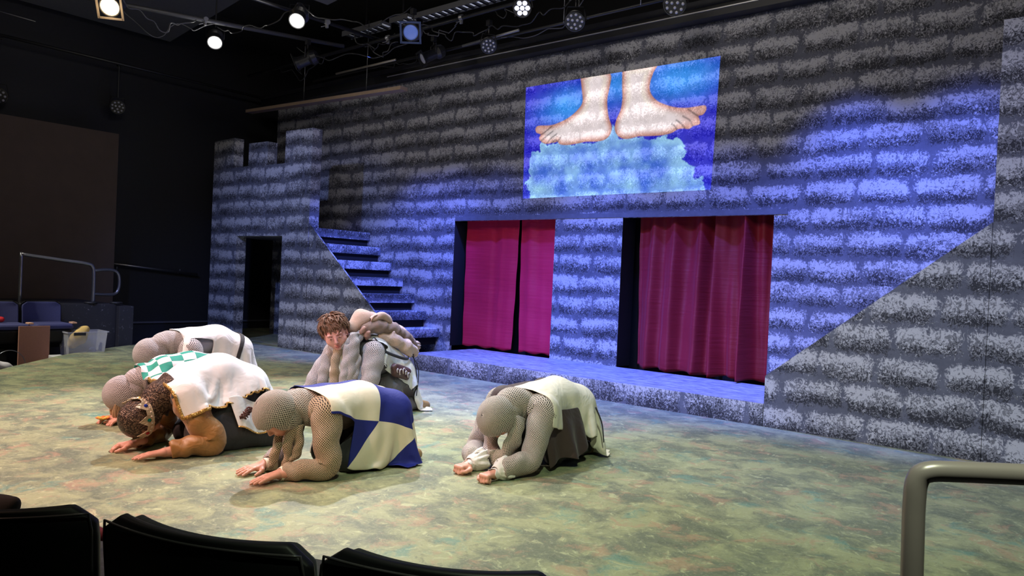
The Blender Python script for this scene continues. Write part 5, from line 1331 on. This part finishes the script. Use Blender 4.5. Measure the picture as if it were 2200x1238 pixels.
# black platform block with rails
def scuffed():
    mt, nt, bs = newmat('scuffed_black'); g = N(nt, 'ShaderNodeNewGeometry').outputs['Position']
    f = noise(nt, g, 14, 6, .75, .5)
    nt.links.new(mixc(nt, smooth(nt, f, .60, .68), (.030, .030, .040), (.30, .30, .33)), bs.inputs['Base Color']); bs.inputs['Roughness'].default_value = .55; return mt
root = empty('platform_block', (-11.3, 4.1, -.2), 'scuffed black seating platform block behind the storage bin', 'platform')
MB().box(-12.5, -11.10, 1.0, 4.60, -.2, .585).build('block_body', scuffed(), root, bevel=.006)
MB().box(-11.40, -11.00, 4.601, 4.80, -.2, .56).build('end_panel', scuffed(), root, bevel=.006)
for y, s in ((4.28, 'dark'), (4.62, 'dark')):
    o = MB().lathe((-11.16, y, .586), (0, 0, 1), [(0, .085), (.02, .085), (.028, .07), (.03, .02)], 20).build('gaffer_tape_roll', M_BLACKP, smooth=True); tag(o, 'shiny black tape roll on the block %s' % ('at its very end' if y > 4.5 else 'next to the railing post'), 'tape')
root = empty('guard_rail', (-11.2, 4.0, .585), 'dark tubular guard rail standing on the black platform block', 'rail')
pz = lambda x, y, d: at(x, y, d*1.03)
MB().tube(catmull([(-11.25, 3.44, .588), (-11.25, 3.44, 1.0), (-11.25, 3.44, 1.26)], 8), .022, 10).build('rail_post', M_STEEL, root, smooth=True)
MB().tube(catmull([(-11.25, 3.44, 1.235), (-11.23, 3.9, 1.18), (-11.22, 4.22, 1.145), (-11.22, 4.31, 1.10), (-11.22, 4.33, .95), (-11.22, 4.33, .59)], 50), .026, 10).build('top_rail', M_STEEL, root, smooth=True)
MB().tube(catmull([(-11.22, 4.33, 1.05), (-11.28, 4.52, 1.07), (-11.33, 4.66, 1.05), (-11.34, 4.72, .97), (-11.34, 4.72, .80), (-11.33, 4.66, .72), (-11.27, 4.50, .71), (-11.22, 4.33, .72)], 60), .022, 10).build('end_loop', M_STEEL, root, smooth=True)
# tall brown panel behind
o = MB().box(-12.70, -12.60, -3.0, 5.16, -.2, 3.24).build('tall_brown_panel', plain('brown_panel', (.085, .058, .045), .8, vary=.2, scale=4)); tag(o, 'tall dull brown masking panel behind the left seats', 'panel')
root = empty('wall_handrail', (-13.3, 6, 1.1), 'dark sloping handrail fixed to the black left wall', 'handrail')
MB().tube([(-13.31, 5.2, 1.17), (-13.31, 6.93, 1.02)], .022, 10).build('rail_tube', M_STEEL, root, smooth=True)
for y in (5.5, 6.6): MB().tube(catmull([(-13.405, y, 1.03), (-13.33, y, 1.04), (-13.31, y, 1.10)], 8), .010, 8).build('bracket', M_STEEL, root, smooth=True)
structure(MB().box(-13.4, -13.37, 3, 9.5, .12, .15).build('baseboard_left', plain('grey_strip', (.10, .10, .12), .6)))

# ================================================================== LIGHTING RIG
M_DARKF = plain('fixture_black', (.016, .016, .018), .42, spec=.6)
M_LENS = plain('unlit_lens', (.55, .55, .62), .15, spec=.9)
def glow(name, col, s): return plain(name, (.8, .8, .8), .3, emit=col, es=s, vary=0)
def bar(name, a, b, r, label, cat='pipe', mat=None):
    o = MB().tube([a, b], r, 10).build(name, mat or M_DARKF, smooth=True); return tag(o, label, cat)
def clamp(root, p, top, mat=M_DARKF):
    mb = MB(); p = np.array(p, float); mb.tube([p, (p[0], p[1], top)], .010, 8); mb.obox((p[0], p[1], top), (1, 0, 0), (0, 1, 0), (0, 0, 1), .03, .03, .035); mb.build('hook_clamp', mat, root)
def led_par(p, aim, r, n, lit, label, top, group=None):
    """round LED can: finned housing, yoke, face with a ring of small lenses"""
    p = np.array(p, float); d = unit(np.array(aim, float)-p); a, b = perp(d)
    root = empty('led_stage_light', p, label, 'stage light', group)
    mb = MB(); mb.lathe(p-d*.13, d, [(0, r*.5), (.02, r*.72), (.05, r*.8), (.055, r*.9), (.065, r*.8), (.075, r*.9), (.085, r*.8), (.095, r*.95), (.12, r), (.135, r), (.136, r*.9), (.128, r*.88)], 28); mb.build('housing', M_DARKF, root, smooth=False)
    if n == 7: pts = [(0, 0)]+[(.58*math.cos(q*PI/3), .58*math.sin(q*PI/3)) for q in range(6)]; lr = .25
    else: pts = [(.28*math.cos(q*2*PI/3+.5), .28*math.sin(q*2*PI/3+.5)) for q in range(3)]+[(.70*math.cos(q*2*PI/9), .70*math.sin(q*2*PI/9)) for q in range(9)]; lr = .145
    for x, y in pts:
        c_ = p+(a*x+b*y)*r-d*.004
        MB().lathe(c_, d, [(0, lr*r), (.006, lr*r*.9), (.010, lr*r*.4), (.011, .001)], 12).build('led_lens', lit or M_LENS, root, smooth=True)
    yk = [p-d*.06+a*r*1.02, p-d*.02+a*r*1.1, (p-d*.05)+a*r*.8+np.array([0, 0, r*1.3]), (p-d*.05)-a*r*.8+np.array([0, 0, r*1.3]), p-d*.02-a*r*1.1, p-d*.06-a*r*1.02]
    MB().tube(yk, .009, 6, flat=.5).build('yoke', M_DARKF, root)
    clamp(root, p-d*.05+np.array([0, 0, r*1.3]), top)
    return root
def profile_spot(p, aim, r, ln, label, top, lit=None, gel=None, group=None, fs=1.0):
    """barrel spotlight with a flared lamp house, gel frame and yoke"""
    p = np.array(p, float); d = unit(np.array(aim, float)-p); a, b = perp(d)
    root = empty('spotlight', p, label, 'stage light', group)
    mb = MB(); mb.lathe(p-d*ln, d, [(0, r*.55), (.03, r*.95), (ln*.30, r*1.15), (ln*.42, r*.80), (ln*.85, r*.86), (ln*.98, r*1.02), (ln, r*1.02), (ln+.001, r*.92), (ln-.012, r*.90)], 24); mb.build('barrel', M_DARKF, root, smooth=False)
    MB().lathe(p-d*.012, d, [(0, r*.88), (.006, r*.7), (.009, r*.1)], 24).build('front_lens', lit or M_LENS, root, smooth=True)
    mb = MB(); q = r*1.15
    for s in (-1, 1): mb.obox(p+a*s*q+d*.006, d, a, b, .004, .012*fs, (q+.012)*(1 if fs == 1 else .3)); mb.obox(p+b*s*q+d*.006, d, a, b, .004, q*(1 if fs == 1 else .3), .012*fs)
    if fs == 1: mb.build('gel_frame', gel or M_DARKF, root)
    yk = [p-d*ln*.5+a*r*1.2, p-d*ln*.5+a*r*1.2+np.array([0, 0, r*1.5]), p-d*ln*.5-a*r*1.2+np.array([0, 0, r*1.5]), p-d*ln*.5-a*r*1.2]
    MB().tube(yk, .008, 6, flat=.5).build('yoke', M_DARKF, root)
    clamp(root, p-d*ln*.5+np.array([0, 0, r*1.5]), top)
    return root
G_WARM = glow('warm_glow', (1, .72, .38), 9); G_COOL = glow('white_glow', (1, .97, .92), 9); G_LED = glow('cool_led_glow', (.62, .66, 1), 10)
def lit_lamp(p, aim, r, col, w_):
    p = np.array(p, float); d = unit(np.array(aim, float)-p)
    pl = bpy.data.lights.new('lamp_glow', 'POINT'); pl.energy = w_; pl.color = col; pl.shadow_soft_size = .04
    o = bpy.data.objects.new('lamp_glow', pl); COL.objects.link(o); o.location = p+d*.10
p = (-9.43, 3.70, 4.20); profile_spot(p, (-6.6, 1.5, 1.6), .115, .32, 'lit warm spotlight at the top left of the picture', 4.46, G_WARM, plain('warm_frame', (.16, .13, .10), .5)); lit_lamp(p, (-6.5, 1.5, 1.5), .1, (1, .75, .45), 6)
p = (-9.95, 5.30, 4.30); profile_spot(p, (-8.0, 4.2, 2.2), .10, .26, 'lit white spotlight left of the other one over the stage', 5.1, G_COOL, fs=.3); lit_lamp(p, (-8, 4.2, 2.2), .1, (1, .97, .9), 6)
p = (-8.10, 5.37, 4.28); profile_spot(p, (-6.6, 3.6, 2.2), .10, .26, 'lit white spotlight with flared rim near the ceiling centre left', 4.50, G_COOL, fs=.3); lit_lamp(p, (-6.6, 3.6, 2.2), .1, (1, .97, .9), 6)
led_par((-5.39, 6.48, 4.25), (-3.4, 3.2, 1.6), .105, 7, G_LED, 'lit round light of seven blue-white diodes above the projection', 4.6)
led_par((-4.92, 6.85, 4.12), (-3.6, 4.6, 1.8), .115, 12, None, 'unlit twelve-lens round light above the left part of the projection', 4.45, 'unlit round diode lights over the wall')
led_par((-3.75, 6.98, 4.12), (-2.8, 4.2, 2.0), .12, 12, None, 'unlit twelve-lens round light at the upper right near the beam', 4.45, 'unlit round diode lights over the wall')
led_par((-6.30, 6.95, 4.10), (-5.2, 6.0, 3.0), .10, 12, None, 'unlit twelve-lens round light further left over the wall', 4.4, 'unlit round diode lights over the wall')
led_par((-14.04+1.0, 5.30, 3.75), (-9, 3.5, 2.2), .115, 12, None, 'dim round light hanging in the dark far left', 4.47)
led_par((-13.1, 3.62, 3.58), (-9, 2.2, 2.0), .13, 12, None, 'dim round light cut off by the left picture edge', 4.47)
profile_spot((-7.00, 6.27, 4.20), (-5.6, 4.4, 3.2), .105, .26, 'spotlight with painted blue lens reflection in a square frame', 4.5, plain('blue_lens_reflection', (.12, .20, .60), .2, emit=(.2, .3, .9), es=.25), plain('blue_frame', (.05, .08, .20), .5))  # blue reflection in the lens put in as colour and faint emission
profile_spot((-7.45, 6.90, 4.10), (-8.2, 5.2, 3.0), .085, .36, 'dark spotlight hanging just above the wooden batten end', 4.4)
profile_spot((-9.45, 6.29, 4.18), (-10.8, 5.2, 3.4), .10, .34, 'dark spotlight pointing left above the tower', 4.5)
profile_spot((-6.3, 6.0, 4.55), (-6.6, 4.0, 3.9), .09, .34, 'dark spotlight among cables at the top centre', 4.75)
profile_spot((-4.55, 6.2, 4.50), (-4.0, 4.2, 3.6), .09, .34, 'dark spotlight just right of the lit diode light', 4.7)
# pipes
bar('lighting_pipe', (-13.04, 2.9, 4.47), (-13.04, 9.5, 4.47), .024, 'black pipe in the dark far left carrying two dim round lights', 'pipe')
bar('lighting_pipe', (-11.6, 6.80, 4.42), (-2.0, 6.80, 4.52), .024, 'long black lighting pipe parallel to the castle wall', 'pipe')
bar('lighting_pipe', (-10.4, 7.25, 4.28), (-3.0, 7.25, 4.32), .020, 'second black pipe just above the header beam', 'pipe')
bar('lighting_pipe', (-8.6, 2.0, 4.50), (-8.3, 7.3, 4.50), .024, 'black pipe crossing towards the wall above the lit spotlights', 'pipe')
bar('lighting_pipe', (-10.6, 2.6, 4.46), (-9.3, 7.0, 4.60), .03, 'thick grey pipe at top left carrying the warm spotlight', 'pipe', plain('worn_grey_pipe', (.12, .12, .13), .5, metal=.5))
bar('metal_conduit', (-9.75, 7.215, 4.30), (-8.35, 7.215, 4.31), .016, 'pale scratched conduit above the wooden batten', 'conduit', plain('pale_conduit', (.42, .38, .33), .45, metal=.5))
bar('metal_conduit', (-6.9, 7.10, 4.24), (-5.9, 7.05, 4.26), .016, 'pale conduit above the projection top left', 'conduit', plain('grey_conduit', (.25, .25, .25), .45, metal=.5))
for x, lb in ((-9.0, 'thin vertical hanging rod above the wooden batten'), (-10.6, 'thin vertical hanging rod above the tower'), (-5.35, 'thin vertical hanging rod between the diode lights'), (-4.3, 'thin vertical hanging rod left of the upper right diode light')):
    bar('hanging_rod', (x, 7.22, 3.95 if x < -8.5 else 4.3), (x, 7.22, 5.0), .006, lb, 'rod', M_STEEL)
bar('aerial_wire', (-13.38, 2.1, 4.95), (-11.4, 3.55, 4.35), .006, 'thin taut wire running across the dark top left corner', 'wire', M_STEEL)
# cables sagging along the pipes
rs = np.random.RandomState(21)
def cable(a, b, sag, seed, label, r=.007, mat=M_CABLE):
    rr = np.random.RandomState(seed); a = np.array(a, float); b = np.array(b, float); pts = []
    for k in range(14):
        t = k/13; q = a+(b-a)*t; q[2] -= sag*4*t*(1-t)*(1+.3*math.sin(seed+k)); q += rr.uniform(-.035, .035, 3); pts.append(q)
    o = MB().tube(catmull(pts, 90), r, 6).build('power_cable', mat, smooth=True); tag(o, label, 'cable', 'black cables looped along the lighting rig')
M_CABG = plain('grey_cable', (.10, .10, .11), .4)
for i, (a, b, sag, lb) in enumerate([
    ((-9.9, 5.3, 4.5), (-8.1, 5.4, 4.5), .16, 'black cable looping between the two lit white spotlights'),
    ((-8.1, 5.4, 4.5), (-7.0, 6.3, 4.5), .20, 'black cable from a lit spotlight to the blue-lens spotlight'),
    ((-9.4, 3.7, 4.4), (-9.7, 4.9, 4.45), .22, 'black cable hanging behind the warm spotlight'),
    ((-7.0, 6.3, 4.4), (-6.3, 6.9, 4.3), .15, 'black cable left of the projection top corner'),
    ((-6.3, 6.9, 4.3), (-4.9, 6.8, 4.4), .12, 'black cable between two unlit diode lights'),
    ((-5.4, 6.5, 4.5), (-3.8, 6.9, 4.5), .14, 'black cable right of the lit diode light'),
    ((-9.5, 6.3, 4.4), (-7.6, 6.9, 4.4), .18, 'black cable above the wooden batten'),
    ((-8.4, 6.4, 4.55), (-7.9, 6.9, 4.4), .22, 'black tangled cable beside the blue-lens spotlight'),
    ((-7.6, 5.6, 4.7), (-5.6, 6.6, 4.6), .10, 'thin grey cable across the top centre'),
    ((-10.7, 6.8, 4.43), (-9.5, 6.8, 4.44), .20, 'black cable tangle above the tower battlements')]):
    cable(a, b, sag, 30+i, lb, .008, M_CABG if i % 3 == 2 else M_CABLE)
# ceiling strip lights with louvres
def strip_light(x0, x1, y, z, n, label, gl):
    root = empty('strip_light', ((x0+x1)/2, y, z), label, 'ceiling light', 'louvred strip lights on the ceiling')
    mb = MB(); mb.box(x0, x1, y-.09, y+.09, z+.03, z+.07); mb.box(x0, x1, y-.095, y-.085, z-.01, z+.07); mb.box(x0, x1, y+.085, y+.095, z-.01, z+.07); mb.build('housing', plain('strip_housing', (.12, .12, .13), .5), root)
    MB().box(x0+.01, x1-.01, y-.08, y+.08, z+.022, z+.03).build('diffuser', glow('strip_glow', (.80, .84, 1), gl), root)
    for k in range(n):
        x = x0+(x1-x0)*(k+.5)/n
        MB().box(x-.02, x+.02, y-.085, y+.085, z-.008, z+.022).build('louvre', M_BLACKP, root)
    mb = MB(); mb.box((x0+x1)/2-.01, (x0+x1)/2+.01, y-.01, y+.01, z+.07, 5.9); mb.build('drop_rod', M_BLACKP, root)
strip_light(-8.15, -6.55, 7.45, 4.92, 12, 'longest louvred strip light at the top centre of the ceiling', .32)
strip_light(-9.7, -8.75, 7.35, 4.90, 7, 'dimmer louvred strip light above the conduit', .14)
strip_light(-8.58, -8.19, 7.35, 4.90, 3, 'shortest louvred strip light left of the longest one', .22)
# acoustic ceiling clouds (charcoal slabs hung under the ceiling)
for (x0, x1, y0, y1, z, tl, lb) in ((-13.2, -9.6, 1.2, 6.2, 5.35, .12, 'charcoal ceiling panel over the left seats'), (-9.2, -6.4, 3.6, 6.6, 5.25, .10, 'charcoal ceiling panel over the two lit spotlights')):
    root = empty('ceiling_panel', ((x0+x1)/2, (y0+y1)/2, z), lb, 'ceiling panel')
    MB().obox(((x0+x1)/2, (y0+y1)/2, z), (1, 0, tl), (0, 1, 0), (-tl, 0, 1), (x1-x0)/2, (y1-y0)/2, .03).build('slab', plain('charcoal_felt', (.15, .15, .155), .95), root)
    mb = MB()
    for xx in (x0+.4, x1-.4): mb.box(xx-.006, xx+.006, (y0+y1)/2-.006, (y0+y1)/2+.006, z, 5.9)
    mb.build('hanger', M_CABLE, root)

# more clutter along the bars: cables, safety clamps and small fittings
for i, (a, b, sag, lb) in enumerate([
    ((-8.6, 6.8, 4.46), (-7.9, 6.8, 4.47), .10, 'short black cable loop under the pipe left of the blue-lens spotlight'),
    ((-7.4, 6.8, 4.47), (-6.6, 6.8, 4.48), .13, 'short black cable loop right of the blue-lens spotlight'),
    ((-6.1, 6.8, 4.48), (-5.6, 6.8, 4.49), .12, 'short black cable loop between the far unlit and the lit diode light'),
    ((-5.2, 6.8, 4.50), (-4.6, 6.8, 4.50), .16, 'short black cable loop near the left unlit diode light'),
    ((-4.5, 6.8, 4.50), (-3.9, 6.8, 4.51), .11, 'short black cable loop before the upper right diode light'),
    ((-10.2, 3.9, 4.52), (-9.8, 5.2, 4.54), .26, 'long sagging cable behind the two left lamps'),
    ((-9.0, 7.25, 4.29), (-7.8, 7.25, 4.30), .05, 'thin cable taped along the pipe over the batten'),
    ((-6.4, 7.25, 4.30), (-5.0, 7.25, 4.31), .05, 'thin cable taped along the pipe over the projection')]):
    cable(a, b, sag, 60+i, lb, .006, M_CABG if i % 2 else M_CABLE)
M_ALU = plain('worn_aluminium', (.60, .60, .62), .35, metal=.7)
for i, (x, y, z, lb) in enumerate([(-8.35, 6.0, 4.50, 'small silver clamp on the crossing pipe'), (-8.05, 6.8, 4.46, 'small silver clamp on the long pipe left of the blue lens'), (-6.65, 6.8, 4.48, 'small silver clamp on the long pipe right of the blue lens'),
                                 (-5.0, 6.8, 4.495, 'small silver clamp above the projection'), (-9.85, 5.1, 4.545, 'small silver clamp on the thick grey pipe')]):
    mb = MB(); mb.lathe((x-.025, y, z), (1, 0, 0), [(0, .036), (.05, .036)], 14); mb.obox((x, y, z-.05), (1, 0, 0), (0, 1, 0), (0, 0, 1), .018, .012, .03); mb.tube([(x, y-.03, z-.06), (x, y-.09, z-.09)], .005, 6)
    tag(mb.build('pipe_clamp', M_ALU), lb, 'clamp', 'silver clamps on the lighting pipes')
